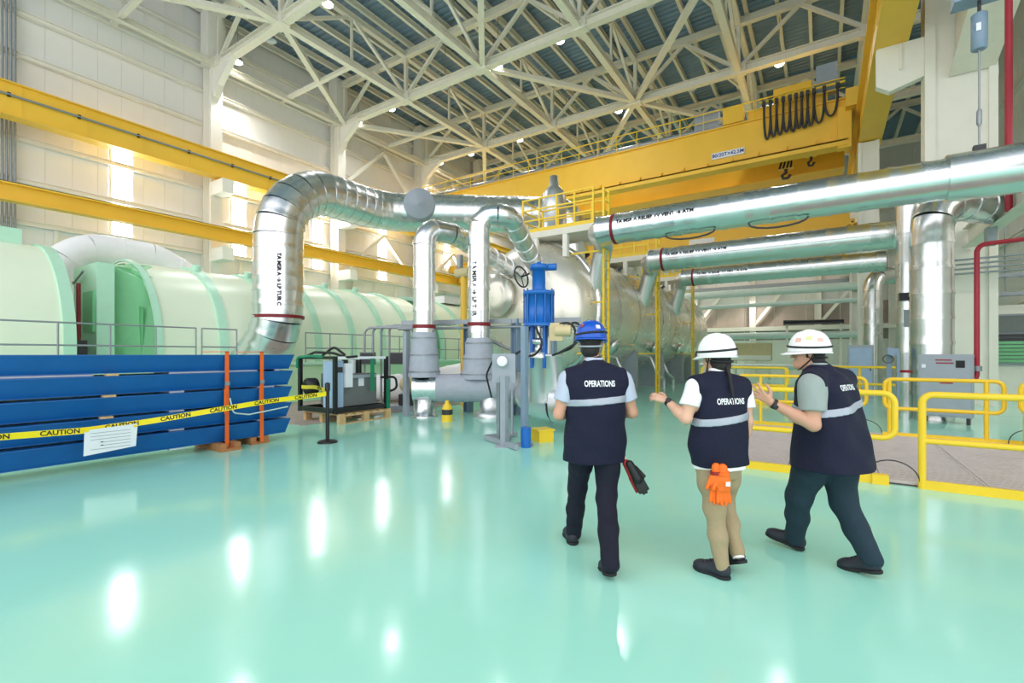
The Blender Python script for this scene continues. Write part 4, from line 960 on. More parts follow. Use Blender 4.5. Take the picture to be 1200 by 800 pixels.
MB().cyl((0.97, YF, 0.56), (6.4, YF, 0.56), 0.034, 12).build('mid_rail', YRAIL, g)
for x in (2.6, 4.5, 6.3): MB().cyl((x, YF, 0), (x, YF, 1.1), 0.036, 12).build('post', YRAIL, g)
toe(-1.7, 0.3, YB, 'yellow kerb board at the back of the grating, left section')
toe(0.95, 2.95, YB-0.3, 'yellow kerb board at the back of the grating, right section')
guard(-1.6, 0.72, YB, 1.1, 0.55, (-1.15, 0.2), 'yellow guard railing at the back of the pit, seen between the two white helmets')
guard(0.98, 2.6, YB-0.3, 1.1, 0.55, (1.05, 2.38), 'yellow guard railing at the back of the pit, in front of the grey cabinet')
guard(2.74, 6.0, YB-0.55, 1.1, 0.6, (2.8, 2.95, 4.5), 'yellow guard railing at the far right edge of the pit')
# distant railings
guard(-3.4, -0.9, 16.8, 1.15, 0.6, (-3.2, -2.95, -2.6, -0.95), 'yellow railing farther back, left of the third worker', r=0.04)
guard(-0.2, 2.2, 19.2, 1.15, 0.6, (-0.1, 1.0, 2.1), 'yellow railing farther back, right of the third worker', r=0.04)
MB().box((-4, 16.75, 0), (-0.8, 16.85, 0.12)).build('toe_board', YRAIL, None, 'yellow kerb board under the distant railing', 'kerb')
# wire loops across the gaps
for i, (xa, xb, yy) in enumerate(((0.42, 0.95, YF), (0.3, 0.95, YB-0.15), (2.62, 3.05, YB-0.42))):
    n = 16; MB().tube([(xa+(xb-xa)*(0.5-0.5*math.cos(math.pi*t/n)), yy-0.02, 0.06+0.24*math.sin(math.pi*t/n)) for t in range(n+1)], 0.008, 6).build('wire_loop', DARK, None, 'thin dark wire loop standing up between kerb boards, ' + ['in the foreground', 'behind the third worker', 'in front of the grey cabinet'][i], 'wire')

# ================================================================== RIGHT SIDE: CABINET, RED PIPE, HANGER
cb = thing('cabinet', (2.33, 14.75, 0), 'grey steel floor cabinet behind the right hand railings', 'cabinet')
an = R(-14)
CC = Vector((2.36, 14.6, 0)); ux = Vector((math.cos(an), math.sin(an), 0)); uy = Vector((-math.sin(an), math.cos(an), 0))
def cbp(u, w, zz): return CC + ux*u + uy*w + Vector((0,0,zz))
MB().cbox(CC+Vector((0,0,0.86)), (0.92, 0.4, 1.42), an).build('case', PAINTGREY, cb)
MB().cbox(cbp(0, -0.21, 0.86), (0.86, 0.03, 1.34), an).build('door', PAINTGREY, cb)
for u in (-0.38, 0.38): MB().cbox(cbp(u, 0, 0.08), (0.06, 0.3, 0.16), an).build('leg', DARK, cb)
MB().cbox(cbp(0.26, -0.23, 1.35), (0.15, 0.012, 0.16), an).build('warning_label', INK, cb)
MB().cbox(cbp(-0.36, -0.23, 1.3), (0.07, 0.012, 0.08), an).build('white_tag', PAPER, cb)
for u, zz, w in ((-0.02, 1.44, 0.28), (0.0, 1.37, 0.3), (0.03, 0.92, 0.22)): MB().cbox(cbp(u, -0.228, zz), (w, 0.004, 0.03), an).build('red_print_line', REDINK, cb)
rp = thing('red_pipe', (3.0, 15.2, 0), 'dark red fire pipe rising beside the grey cabinet and turning right', 'pipe')
MB().tube(fillet([(2.6, 14.75, 0.95), (2.98, 15.1, 0.95), (2.98, 15.1, 4.1), (4.6, 15.6, 4.25)], [0.18, 0.2], 8), 0.052, 14).build('main', REDPIPE, rp)
MB().cyl((2.98, 15.1, 1.18), (2.98, 15.1, 1.3), 0.09, 14).build('coupling', GREY, rp)
MB().cyl((2.6, 14.8, 1.5), (2.98, 15.1, 1.5), 0.03, 8).build('branch', REDPIPE, rp)
MB().cyl((4.3, 15.5, 4.2), (4.3, 15.5, 5.2), 0.07, 10).build('drop', REDPIPE, rp)
MB().cyl((1.55, 15.2, 1.15), (1.9, 15.05, 1.15), 0.035, 10).build('red_pipe', REDPIPE, None, 'short dark red pipe left of the grey cabinet', 'pipe')
MB().cyl((3.62, 15.6, 4.9), (3.62, 15.6, 11.4), 0.07, 12).build('red_pipe', REDPIPE, None, 'dark red vertical pipe at the top right beside the spring hanger', 'pipe')
sp = thing('spring_hanger', (2.6, 13.0, 5.5), 'blue grey spring hanger can with its rod above the nearest vent pipe', 'hanger')
MB().lathe((2.6, 13, 7.62), (0, 0, 1), [(0, 0.1), (0.02, 0.125), (0.7, 0.125), (0.72, 0.1), (0.74, 0.03)], 18).build('can', BLUEGREY, sp)
MB().cyl((2.6, 13, 5.6), (2.6, 13, 7.62), 0.018, 8).build('rod', GREY, sp)
MB().lathe((2.6, 13, 6.1), (0, 0, 1), [(0, 0.02), (0.06, 0.045), (0.3, 0.045), (0.36, 0.02)], 10).build('turnbuckle', GREY, sp)
MB().box((2.51, 12.93, 5.55), (2.69, 13.07, 5.72)).build('clevis', DARK, sp)
MB().cyl((2.6, 13, 8.34), (2.6, 13, 8.66), 0.03, 8).build('upper_rod', DARK, sp)
MB().box((2.53, 12.86, 7.95), (2.6, 12.88, 8.1)).build('name_plate', PAPER, sp)
MB().box((2.2, 12.8, 8.6), (9.0, 13.2, 9.1)).build('hanger_beam', BLUEGREY, None, 'blue grey cross beam at the top right holding the spring hanger', 'beam')
bk = thing('cantilever_bracket', (3.8, 17, 10.3), 'cream sloping bracket beam on the broad right column', 'beam')
MB().prism([(3.45, 19.95, 10.3), (3.45, 13.2, 12.3), (3.45, 13.2, 13.6), (3.45, 19.95, 13.6)], (0.75, 0, 0)).build('web', CREAM, bk)
MB().prism([(3.3, 19.95, 10.25), (3.3, 13.2, 12.25), (3.3, 13.2, 12.32), (3.3, 19.95, 10.32)], (1.05, 0, 0)).build('bottom_flange', CREAM, bk)
eb = thing('edge_beam', (3.8, 14, 4.9), 'pale green steel beam coming in from the right edge above the red pipe', 'beam')
MB().ibeam((3.75, 8.5, 5.15), (3.75, 19.9, 5.15), 0.3, 0.6, 0.04).build('beam', CREAM, eb)
MB().box((3.55, 17.0, 4.4), (3.75, 17.3, 4.86)).build('hanger_plate', PAINTGREY, eb)
for k in range(4):
    MB().cyl((2.7, 19.6-0.01*k, 4.0+0.14*k), (6.5, 19.4-0.01*k, 4.05+0.14*k), 0.03, 8).build('conduit', GREY, None, 'thin grey conduit across the broad right column, %s from below' % ORD[k], 'conduit', 'conduits on the right column')
# lean-to wall with louvred window at far right
tag(MB().box((4.4, 22.2, 0), (9.0, 22.4, 3.2)).build('wall_lower_right', COLW), kind='structure')
lw = thing('window_6', (5.6, 22.15, 1.3), None, None, kind='structure')
MB().box((4.75, 22.12, 1.2), (6.5, 22.19, 2.9)).build('window_frame', PAINTGREY, lw)
for k in range(8): MB().bar((4.82, 22.08, 1.35+0.12*k), (6.43, 22.08, 1.35+0.12*k), 0.06, 0.09).build('louvre_slat', GREEN if k < 6 else DARK, lw)
MB().box((4.82, 22.09, 2.3), (6.43, 22.13, 2.84)).build('pane', MACH, lw)
for k, zz in enumerate((3.5, 4.1)):
    tr = thing('cable_tray', (6.7, 21.5, zz), 'grey cable tray at the far right, ' + ['lower one', 'upper one'][k], 'cable tray')
    for yy in (21.3, 21.7): MB().bar((4.5, yy, zz), (9.0, yy, zz), 0.03, 0.1).build('side_rail', GREY, tr)
    for i in range(12): MB().bar((4.6+0.36*i, 21.3, zz), (4.6+0.36*i, 21.7, zz), 0.04, 0.03).build('tray_rung', GREY, tr)
    for i in range(4): MB().cyl((4.9+i, 21.5, zz), (4.9+i, 21.5, zz+1.6), 0.015, 6).build('drop_rod', GREY, tr)

# ================================================================== FAR STEELWORK BEHIND THE VESSEL
fw = thing('partition_wall', (-4, 40, 0), 'grey beige partition wall with posts at the far end of the hall', 'wall')
for i in range(9):
    for j in range(3):
        MB().box((-13+2.0*i, 40.0, 0.02+2.6*j), (-13+2.0*i+1.97, 40.1+0.02*((i+j) % 2), 2.6*j+2.58)).build('panel', [WALLP, CONC, WALLP][j], fw)
for i in range(5): MB().ibeam((-12.6+4.1*i, 39.6, 0), (-12.6+4.1*i, 39.6, 8), 0.4, 0.4, 0.05, (1, 0, 0)).build('post', COLW, fw)
for i in range(4):
    MB().bar((-12.6+4.1*i, 39.6, 3.6), (-10.55+4.1*i, 39.6, 6.3), 0.2, 0.2).build('diagonal', COLW, fw)
MB().box((-13, 39.3, 3.3), (5, 39.9, 3.6)).build('ledge', COLW, fw)
MB().box((-13, 39.2, 6.4), (5, 39.9, 6.7)).build('ledge', PAINTGREY, fw)
for k, (z, y, r_, w) in enumerate(((5.43, 33.05, 0.24, 'highest and thickest'), (4.64, 33.16, 0.13, 'second and thin'), (2.72, 33.09, 0.2, 'third, at helmet height'), (0.8, 33.12, 0.17, 'lowest'))):
    MB().cyl((-12, y, z), (1.9, y, z), r_, 14).build('cross_pipe', PALEPIPE, None, 'pale green horizontal pipe at the far end, ' + w, 'pipe', 'pale pipes at the far end')
MB().ibeam((1.55, 33.46, 0), (1.55, 33.46, 7), 0.4, 0.4, 0.04, (1, 0, 0)).build('support_post', COLW, None, 'off white post where the far pale pipes end', 'post')
eb2 = thing('equipment_box', (-4, 33, 1.3), 'beige equipment box under the far pale pipes', 'box')
MB().box((-5.1, 34.6, 1.15), (-2.8, 35.6, 2.3)).build('case', BEIGE, eb2)
for x in (-5.0, -3.0): MB().box((x, 34.7, 0), (x+0.1, 35.5, 1.15)).build('leg', COLW, eb2)
MB().box((-5.1, 34.56, 1.2), (-2.8, 34.6, 1.5)).build('base_strip', COLW, eb2)
tk = thing('cable_tray', (-0.5, 33, 3.5), 'dark cable tray full of cables near the end of the far pale pipes', 'cable tray')
MB().box((-2.0, 32.8, 3.35), (1.0, 33.5, 3.45)).build('tray', DARK, tk)
for x in (-1.9, 0.8): MB().box((x, 33.3, 0), (x+0.12, 33.45, 3.35)).build('leg', COLW, tk)
for i in range(6): MB().cyl((-2.0, 32.9+0.1*i, 3.52+0.05*(i % 2)), (1.0, 32.9+0.1*i, 3.5), 0.06, 8).build('cable', BLACK, tk)
pn = thing('panel_board', (1.6, 20.5, 0), 'tall grey panel board left of the slim far riser', 'cabinet')
MB().box((0.75, 21.0, 0.0), (1.5, 21.4, 1.9)).build('case', PAINTGREY, pn)
MB().box((0.8, 20.97, 0.2), (1.45, 21.0, 1.8)).build('door', MACHBLUE, pn)
MB().box((1.38, 20.94, 1.0), (1.42, 20.97, 1.15)).build('handle', DARK, pn)
ps = thing('pipe_stand', (1.35, 14.9, 0), 'blue grey pipe stand with small valves left of the grey cabinet', 'stand')
MB().bar((1.4, 15.3, 0), (1.4, 15.3, 1.75), 0.1, 0.1).build('post', BLUEGREY, ps)
MB().bar((1.55, 15.0, 0), (1.55, 15.0, 1.6), 0.06, 0.06).build('post', BLUEGREY, ps)
MB().cbox((1.45, 15.1, 1.62), (0.22, 0.2, 0.2)).build('valve_body', BLUEGREY, ps)
MB().tube([(1.35+0.1*math.cos(2*math.pi*k/16), 14.98, 1.45+0.1*math.sin(2*math.pi*k/16)) for k in range(16)], 0.012, 6, closed=True).build('handwheel', DARK, ps)
# ================================================================== PEOPLE
class Grid:
    """signed distance grid; parts are blended in with a smooth union, then meshed by surface nets into one skin"""
    def __init__(s, lo, hi, h):
        s.h = h; s.lo = np.array(lo, float); n = np.ceil((np.array(hi)-s.lo)/h).astype(int)+1
        s.ax = [s.lo[i]+h*np.arange(n[i]) for i in range(3)]; s.F = np.full(tuple(n), 0.5, np.float32)
    def sub(s, lo, hi):
        sl = []
        for i in range(3):
            a = int(np.clip(np.floor((lo[i]-s.lo[i])/s.h), 0, len(s.ax[i])-1)); b = int(np.clip(np.ceil((hi[i]-s.lo[i])/s.h)+1, a+1, len(s.ax[i]))); sl.append(slice(a, b))
        sl = tuple(sl)
        return sl, s.ax[0][sl[0]][:, None, None].astype(np.float32), s.ax[1][sl[1]][None, :, None].astype(np.float32), s.ax[2][sl[2]][None, None, :].astype(np.float32)
    def mix(s, sl, d, k):
        f = s.F[sl]
        if k > 0:
            h = np.maximum(k-np.abs(f-d), 0)/k; s.F[sl] = np.minimum(f, d)-h*h*k*0.25
        else: s.F[sl] = np.minimum(f, d)
    def cone(s, a, b, ra, rb, k=0.02):
        a, b = np.array(a, float), np.array(b, float); m = max(ra, rb)+k+0.03
        sl, X, Y, Z = s.sub(np.minimum(a, b)-m, np.maximum(a, b)+m); ab = b-a; L = max(ab@ab, 1e-9)
        t = np.clip(((X-a[0])*ab[0]+(Y-a[1])*ab[1]+(Z-a[2])*ab[2])/L, 0, 1)
        d = np.sqrt((X-a[0]-t*ab[0])**2+(Y-a[1]-t*ab[1])**2+(Z-a[2]-t*ab[2])**2)-(ra+(rb-ra)*t); s.mix(sl, d, k)
    def chain(s, pts, rr, k=0.02):
        for i in range(len(pts)-1): s.cone(pts[i], pts[i+1], rr[i], rr[i+1], k)
    def ell(s, c, r, M=None, k=0.02, cut=None, neg=False):
        """ellipsoid; M rows = its axes; cut: function of local (u, v, w) that limits it"""
        c = np.array(c, float); m = max(r)+k+0.02; sl, X, Y, Z = s.sub(c-m, c+m); x, y, z = X-c[0], Y-c[1], Z-c[2]
        if M is None: M = np.eye(3)
        u, v, w = (M[i][0]*x+M[i][1]*y+M[i][2]*z for i in range(3))
        k0 = np.sqrt((u/r[0])**2+(v/r[1])**2+(w/r[2])**2); k1 = np.sqrt((u/r[0]**2)**2+(v/r[1]**2)**2+(w/r[2]**2)**2)+1e-6
        d = k0*(k0-1)/k1
        if cut is not None: d = np.maximum(d, cut(u, v, w))
        if neg: s.F[sl] = np.maximum(s.F[sl], -d)
        else: s.mix(sl, d, k)
    def loft(s, rings, th, k=0.02, wrinkle=0.0, seed=1, zcut=None):
        """upright torso: rings (z, cx, cy, rx, ry, n) in the frame of a body turned left by th"""
        rg = np.array(rings, float); z0, z1 = rg[0, 0], rg[-1, 0]; m = max(rg[:, 3].max(), rg[:, 4].max())+0.1
        cx, cy = rg[:, 1].mean(), rg[:, 2].mean(); C = np.array([cx*math.cos(th)-cy*math.sin(th), cx*math.sin(th)+cy*math.cos(th)])
        sl, X, Y, Z = s.sub((C[0]-m, C[1]-m, z0-0.03), (C[0]+m, C[1]+m, z1+0.03))
        x = X*math.cos(th)+Y*math.sin(th); y = -X*math.sin(th)+Y*math.cos(th); z = Z[0, 0]
        ip = [np.interp(z, rg[:, 0], rg[:, i])[None, None, :].astype(np.float32) for i in range(1, 6)]
        q = ((np.abs(x-ip[0])/ip[2])**ip[4]+(np.abs(y-ip[1])/ip[3])**ip[4])**(1/ip[4])
        d = (q-1)*np.minimum(ip[2], ip[3])
        if wrinkle:
            rs = np.random.RandomState(seed)
            for _ in range(5):
                a = rs.uniform(-1, 1, 3); f = rs.uniform(14, 34); d = d+wrinkle/5*np.sin(f*(a[0]*X+a[1]*Y+1.1*a[2]*Z)+rs.uniform(0, 6))
        d = np.maximum(d, np.maximum(z0-Z, Z-z1)); s.mix(sl, d, k)
    def wrinkle(s, amp, seed, fr=(25, 55), zlo=-9, zhi=9, dirz=1.0):
        X, Y, Z = s.ax[0][:, None, None], s.ax[1][None, :, None], s.ax[2][None, None, :]
        rs = np.random.RandomState(seed); w = 0
        for _ in range(5):
            a = rs.uniform(-1, 1, 3); w = w+np.sin(rs.uniform(*fr)*(a[0]*X+a[1]*Y+dirz*a[2]*Z)+rs.uniform(0, 6))
        s.F = (s.F+amp/5*w*((Z > zlo)*(Z < zhi))).astype(np.float32)
    def cut(s, n, c):
        """keep n.p < c"""
        X, Y, Z = s.ax[0][:, None, None], s.ax[1][None, :, None], s.ax[2][None, None, :]
        s.F = np.maximum(s.F, n[0]*X+n[1]*Y+n[2]*Z-c).astype(np.float32)
    def mesh(s):
        F = np.pad(s.F, 1, constant_values=0.5); lo = s.lo-s.h; S = F < 0; nx, ny, nz = F.shape
        acc = np.zeros((nx-1, ny-1, nz-1, 3), np.float32); cnt = np.zeros((nx-1, ny-1, nz-1), np.float32)
        for dx in (0, 1):
            for dy in (0, 1):
                for dz in (0, 1):
                    for ax in range(3):
                        o = [dx, dy, dz]
                        if o[ax]: continue
                        e = list(o); e[ax] = 1
                        A = F[o[0]:o[0]+nx-1, o[1]:o[1]+ny-1, o[2]:o[2]+nz-1]; B = F[e[0]:e[0]+nx-1, e[1]:e[1]+ny-1, e[2]:e[2]+nz-1]
                        idx = np.nonzero((A < 0) != (B < 0))
                        a, b = A[idx], B[idx]; t = a/(a-b); p = np.tile(np.array(o, np.float32), (len(a), 1)); p[:, ax] = t
                        acc[idx] += p; cnt[idx] += 1
        on = cnt > 0; vid = -np.ones(on.shape, np.int64); vid[on] = np.arange(on.sum())
        I = np.argwhere(on); V = lo+s.h*(I+acc[on]/cnt[on][:, None]); Q = []
        for ax in range(3):
            A = S[:-1] if ax == 0 else S[:, :-1] if ax == 1 else S[:, :, :-1]; B = S[1:] if ax == 0 else S[:, 1:] if ax == 1 else S[:, :, 1:]
            P = np.argwhere(A != B); u, v = [(1, 2), (2, 0), (0, 1)][ax]
            ok = (P[:, u] > 0) & (P[:, v] > 0); P = P[ok]
            def g(du, dv):
                q = P.copy(); q[:, u] -= du; q[:, v] -= dv; return vid[q[:, 0], q[:, 1], q[:, 2]]
            quad = np.stack([g(1, 1), g(0, 1), g(0, 0), g(1, 0)], 1); inside = A[P[:, 0], P[:, 1], P[:, 2]]
            quad[~inside] = quad[~inside][:, ::-1]; Q.append(quad)
        return V, np.concatenate(Q)
def relax(V, Q, n=2, lam=0.5):
    for _ in range(n):
        S = np.zeros_like(V); C = np.zeros(len(V))
        for i in range(4):
            for j in (1, 3): np.add.at(S, Q[:, i], V[Q[:, (i+j) % 4]]); np.add.at(C, Q[:, i], 1)
        V = V+lam*(S/np.maximum(C, 1)[:, None]-V)
    return V
def skin_obj(g, name, m, parent, n=2, label=None):
    V, Q = g.mesh(); V = relax(V, Q, n)
    me = bpy.data.meshes.new(name); me.from_pydata(V.tolist(), [], Q.tolist()); me.materials.append(m)
    me.polygons.foreach_set('use_smooth', [True]*len(Q)); me.update()
    o = bpy.data.objects.new(name, me); col.objects.link(o); o.parent = parent
    return tag(o, label), V, Q
def local(b, name, m, parent, label=None):
    """MB whose coordinates are already in the figure's frame"""
    me = bpy.data.meshes.new(name); me.from_pydata([tuple(p) for p in b.v], [], b.f); me.materials.append(m); me.polygons.foreach_set('use_smooth', b.sm); me.update()
    o = bpy.data.objects.new(name, me); col.objects.link(o); o.parent = parent; return tag(o, label)
nv = lambda a: np.array(a, float)/np.linalg.norm(a)
def hand(g, wrist, d, palm, thumb, curl, spread=0.09, s=1.0):
    """d: wrist to fingers, palm: palm normal, thumb: towards the thumb side"""
    w = np.array(wrist, float); d = nv(d); palm = nv(np.array(palm)-d*np.dot(palm, d)); th = nv(np.cross(d, palm)); th = th if np.dot(th, thumb) > 0 else -th
    for o in (-0.026, -0.009, 0.009, 0.026):
        g.cone(w+d*0.012*s+th*o*0.55*s, w+d*0.088*s+th*o*s, 0.0155*s, 0.0125*s, 0.012)
    Ls = [(0.026, 0.040, 0.026, 0.021), (0.009, 0.045, 0.029, 0.022), (-0.009, 0.041, 0.027, 0.021), (-0.026, 0.031, 0.021, 0.018)]
    for i, (o, *seg) in enumerate(Ls):
        p = w+d*0.086*s+th*o*s; a = 0.0; dd = nv(d+th*spread*(1.5-i)); pts = [p]
        for j, L in enumerate(seg):
            a += curl[i]*(0.7, 1.0, 0.8)[j]; q = dd*math.cos(a)+palm*math.sin(a); pts.append(pts[-1]+q*L*s)
        g.chain(pts, [0.0098*s, 0.0090*s, 0.0082*s, 0.0072*s], 0.004)
    p0 = w+d*0.028*s+th*0.026*s+palm*0.006*s; p1 = p0+(d*0.55+th*0.75+palm*0.35)*0.042*s; p2 = p1+nv(d*0.85+th*0.4+palm*0.3)*0.034*s; p3 = p2+nv(d*0.95+th*0.1+palm*0.35)*0.026*s
    g.chain([p0, p1, p2, p3], [0.016*s, 0.012*s, 0.010*s, 0.0085*s], 0.008)
def basis(yaw, pitch=0.0):
    f = np.array([-math.sin(yaw)*math.cos(pitch), math.cos(yaw)*math.cos(pitch), math.sin(pitch)]); r = np.array([math.cos(yaw), math.sin(yaw), 0.0]); return r, f, np.cross(r, f)
def shoe(root, heel, ball, up_tilt, m_up, m_sole, s=1.0, label=None):
    heel, ball = np.array(heel, float), np.array(ball, float); f = nv(ball-heel); r = nv(np.cross(f, (0, 0, 1))); u = np.cross(r, f); M = np.stack([r, f, u])
    L = 0.285*s; ctr = heel+f*L*0.45; g = Grid(ctr-0.24, ctr+0.24, 0.006)
    g.ell(heel+f*0.045*s+u*0.06, (0.041*s, 0.055*s, 0.055), M, 0.03); g.cone(heel+f*0.05*s+u*0.05, heel+f*0.2*s+u*0.035, 0.04*s, 0.042*s, 0.03)
    g.ell(heel+f*0.215*s+u*0.035, (0.05*s, 0.07*s, 0.042), M, 0.03); g.cone(heel+f*0.065*s+u*0.095, heel+f*0.15*s+u*0.06, 0.043*s, 0.036*s, 0.03)
    g.cut(-u, -float(np.dot(u, heel))-0.018)
    skin_obj(g, 'shoe', m_up, root, 1, label); sh = bpy.data.objects[-1] if False else None
    g2 = Grid(ctr-0.24, ctr+0.24, 0.006)
    g2.ell(heel+f*0.045*s+u*0.02, (0.043*s, 0.055*s, 0.06), M, 0.03); g2.cone(heel+f*0.05*s+u*0.02, heel+f*0.2*s+u*0.02, 0.043*s, 0.048*s, 0.03); g2.ell(heel+f*0.215*s+u*0.02, (0.053*s, 0.074*s, 0.06), M, 0.03)
    g2.cut(u, float(np.dot(u, heel))+0.024); g2.cut(-u, -float(np.dot(u, heel)))
    skin_obj(g2, 'shoe_sole', m_sole, root, 1)
    b = MB()
    for k in range(4):
        c = heel+f*(0.10+0.03*k)*s+u*(0.118-0.013*k); b.bar(c-r*0.028, c+r*0.028, 0.008, 0.008)
    local(b, 'shoe_lace', SOLE, root)
def person(P):
    th = P['turn']; r, f, u = basis(th); loc = P['loc']; J = {k: np.array(v, float) for k, v in P['J'].items()}
    root = thing('person', (loc[0], loc[1], 0), P['label'], 'person'); root.rotation_euler = (0, 0, R(33.2))
    B = lambda x, y, z: r*x+f*y+np.array([0, 0, z])
    s = P.get('s', 1.0)
    # ---- body, one skin: head, neck, torso, arms with hands, legs with feet
    g = Grid((-0.75, -0.65, 0.0), (0.6, 0.75, 1.86), 0.0055)
    nk = J['neck']; hd = J['head']; hr, hf, hu = basis(P['look'], P.get('nod', 0.0)); HM = np.stack([hr, hf, hu]); H = lambda x, y, z: hd+hr*x+hf*y+hu*z
    tor = [(z, cx, cy, rx*0.9, ry*0.88, n) for z, cx, cy, rx, ry, n in P['vest']]
    g.loft(tor, th, 0.02)
    g.cone(nk-np.array([0, 0, 0.06]), H(0, -0.02, -0.06), 0.062*s, 0.054*s, 0.03)
    g.ell(H(0, -0.008, 0.03), (0.075, 0.096, 0.10), HM, 0.02); g.ell(H(0, 0.028, -0.05), (0.058, 0.066, 0.078), HM, 0.03)
    g.ell(H(0, 0.074, -0.098), (0.03, 0.026, 0.024), HM, 0.03); g.cone(H(0, 0.09, 0.012), H(0, 0.112, -0.028), 0.008, 0.013, 0.012)
    g.cone(H(-0.035, 0.083, 0.022), H(0.035, 0.083, 0.022), 0.012, 0.012, 0.02)
    for q in (-1, 1):
        g.ell(H(q*0.03, 0.092, 0.0), (0.016, 0.012, 0.011), HM, neg=True); g.ell(H(q*0.077, -0.006, -0.008), (0.009, 0.02, 0.032), HM, 0.008)
        g.ell(H(q*0.034, 0.066, -0.03), (0.022, 0.02, 0.02), HM, 0.02)
    g.cone(H(-0.016, 0.088, -0.062), H(0.016, 0.088, -0.062), 0.009, 0.009, 0.006)
    for q in 'lr':
        S_, E_, W_ = J['sh_'+q], J['el_'+q], J['wr_'+q]
        g.cone(nk*0.55+S_*0.45-np.array([0, 0, 0.05]), S_, 0.06, 0.062*s, 0.04)
        g.chain([S_, S_*0.5+E_*0.5, E_], [0.058*s, 0.05*s, 0.042*s], 0.03)
        g.chain([E_, E_*0.65+W_*0.35, W_], [0.042*s, 0.043*s, 0.028*s], 0.02)
        hd_ = P['hand_'+q]; hand(g, W_, hd_[0], hd_[1], hd_[2], hd_[3], hd_[4] if len(hd_) > 4 else 0.09, 0.98 if s > 0.95 else 0.9)
        hp, kn, an = J['hip_'+q], J['kn_'+q], J['an_'+q]
        g.chain([hp, hp*0.5+kn*0.5, kn], [0.07*s, 0.056*s, 0.042*s], 0.03); g.chain([kn, kn*0.6+an*0.4, an], [0.042*s, 0.043*s, 0.034*s], 0.02)
        g.chain([an, J['ball_'+q]+np.array([0, 0, 0.03])], [0.036, 0.024], 0.02)
    g.ell(B(0, 0, P['hipz']), (0.135*s, 0.09*s, 0.11), np.stack([r, f, u]), 0.05)
    body, _, _ = skin_obj(g, 'body', P['skin'], root, 1)
    for q in (-1, 1):
        b = MB(); c = H(q*0.03, 0.081, 0.0)
        b.lathe(c-hf*0.009, hf, [(0, 0.004), (0.003, 0.009), (0.009, 0.0115), (0.014, 0.009), (0.018, 0.003)], 12); e = local(b, 'eye', WHITETXT, root)
        b = MB(); b.lathe(c+hf*0.0065, hf, [(0, 0.005), (0.0035, 0.004), (0.004, 0.001)], 10); p_ = local(b, 'pupil', INK, e)
    # ---- trousers
    g = Grid((-0.5, -0.7, 0.03), (0.5, 0.7, 1.1), 0.008)
    w = P.get('leg', 1.0)
    hz = P['hipz']
    g.loft([(hz-0.13, 0, 0.0, 0.13*w*s, 0.10*w*s, 2.2), (hz-0.04, 0, 0, 0.17*w*s, 0.13*w*s, 2.3), (hz+0.05, 0, 0, 0.168*w*s, 0.125*w*s, 2.3), (hz+0.12, 0, 0, 0.16*w*s, 0.115*w*s, 2.3)], th, 0.03)
    for q in 'lr':
        hp, kn, an = J['hip_'+q], J['kn_'+q], J['an_'+q]; lo = an+(an-kn)*0.03
        rl = P['leg_r']
        g.chain([hp, hp*0.55+kn*0.45, kn, kn*0.5+an*0.5, lo], [rl[0], rl[1], rl[2], rl[3], rl[4]], 0.035)
    g.wrinkle(0.007, P['seed'], (22, 52), dirz=1.5)
    for q in 'lr': pass
    skin_obj(g, 'trousers', P['trouser'], root, 1)
    # ---- shoes
    for q in 'lr': shoe(root, J['heel_'+q], J['ball_'+q], 0, SHOE, SOLE, P.get('shoe', 1.0))
    if P.get('socks'):
        for q in 'lr':
            b = MB(); an = J['an_'+q]; kn = J['kn_'+q]; d = nv(an-kn); b.tube([an-d*0.01, an+d*0.055], 0.039, 14); local(b, 'sock', SHIRTW, root)
    # ---- shirt: sleeves, collar, hem
    g = Grid((-0.6, -0.5, 0.6), (0.6, 0.6, 1.62), 0.007)
    g.loft([(z, cx, cy, rx*0.86, ry*0.84, n) for z, cx, cy, rx, ry, n in P['vest'] if z > 0.9], th, 0.02)
    if P.get('hem'):
        v0 = P['vest'][0]; g.loft([(v0[0]-0.022, v0[1], v0[2], v0[3]*0.9, v0[4]*0.92, v0[5]), (0.9, 0, 0, v0[3]*0.88, v0[4]*0.88, v0[5])], th, 0.0)
    for q in 'lr':
        S_, E_ = J['sh_'+q], J['el_'+q]; e = S_+(E_-S_)*P.get('sleeve', 0.66); d = nv(E_-S_)
        rr = P.get('sleeve_r', (0.078, 0.07))
        sg_ = Grid(np.minimum(S_, e)-0.16, np.maximum(S_, e)+0.16, 0.007); sg_.cone(S_, e+d*0.05, rr[0], rr[1], 0); sg_.cut(d, float(d@e)); 
        # merge the cut sleeve into the shirt grid
        sl, X, Y, Z = g.sub(np.minimum(S_, e)-0.13, np.maximum(S_, e)+0.13)
        ab = e+d*0.05-S_; t = np.clip(((X-S_[0])*ab[0]+(Y-S_[1])*ab[1]+(Z-S_[2])*ab[2])/(ab@ab), 0, 1)
        dd = np.sqrt((X-S_[0]-t*ab[0])**2+(Y-S_[1]-t*ab[1])**2+(Z-S_[2]-t*ab[2])**2)-(rr[0]+(rr[1]-rr[0])*t)
        dd = np.maximum(dd, d[0]*X+d[1]*Y+d[2]*Z-float(d@e)); g.mix(sl, dd, 0.02)
    g.cone(nk+np.array([0, 0, -0.05]), nk+np.array([0, 0, 0.035])+hf*0.0, 0.088*s, 0.071*s, 0.02)
    g.cut((0, 0, 1), nk[2]+0.045)
    g.wrinkle(0.008, P['seed']+3, (25, 55))
    skin_obj(g, 'shirt', P['shirt'], root, 1)
    # ---- vest
    g = Grid((-0.5, -0.5, 0.6), (0.5, 0.5, 1.62), 0.007)
    g.loft(P['vest'], th, 0.02, P.get('fold', 0.017), P['seed'])
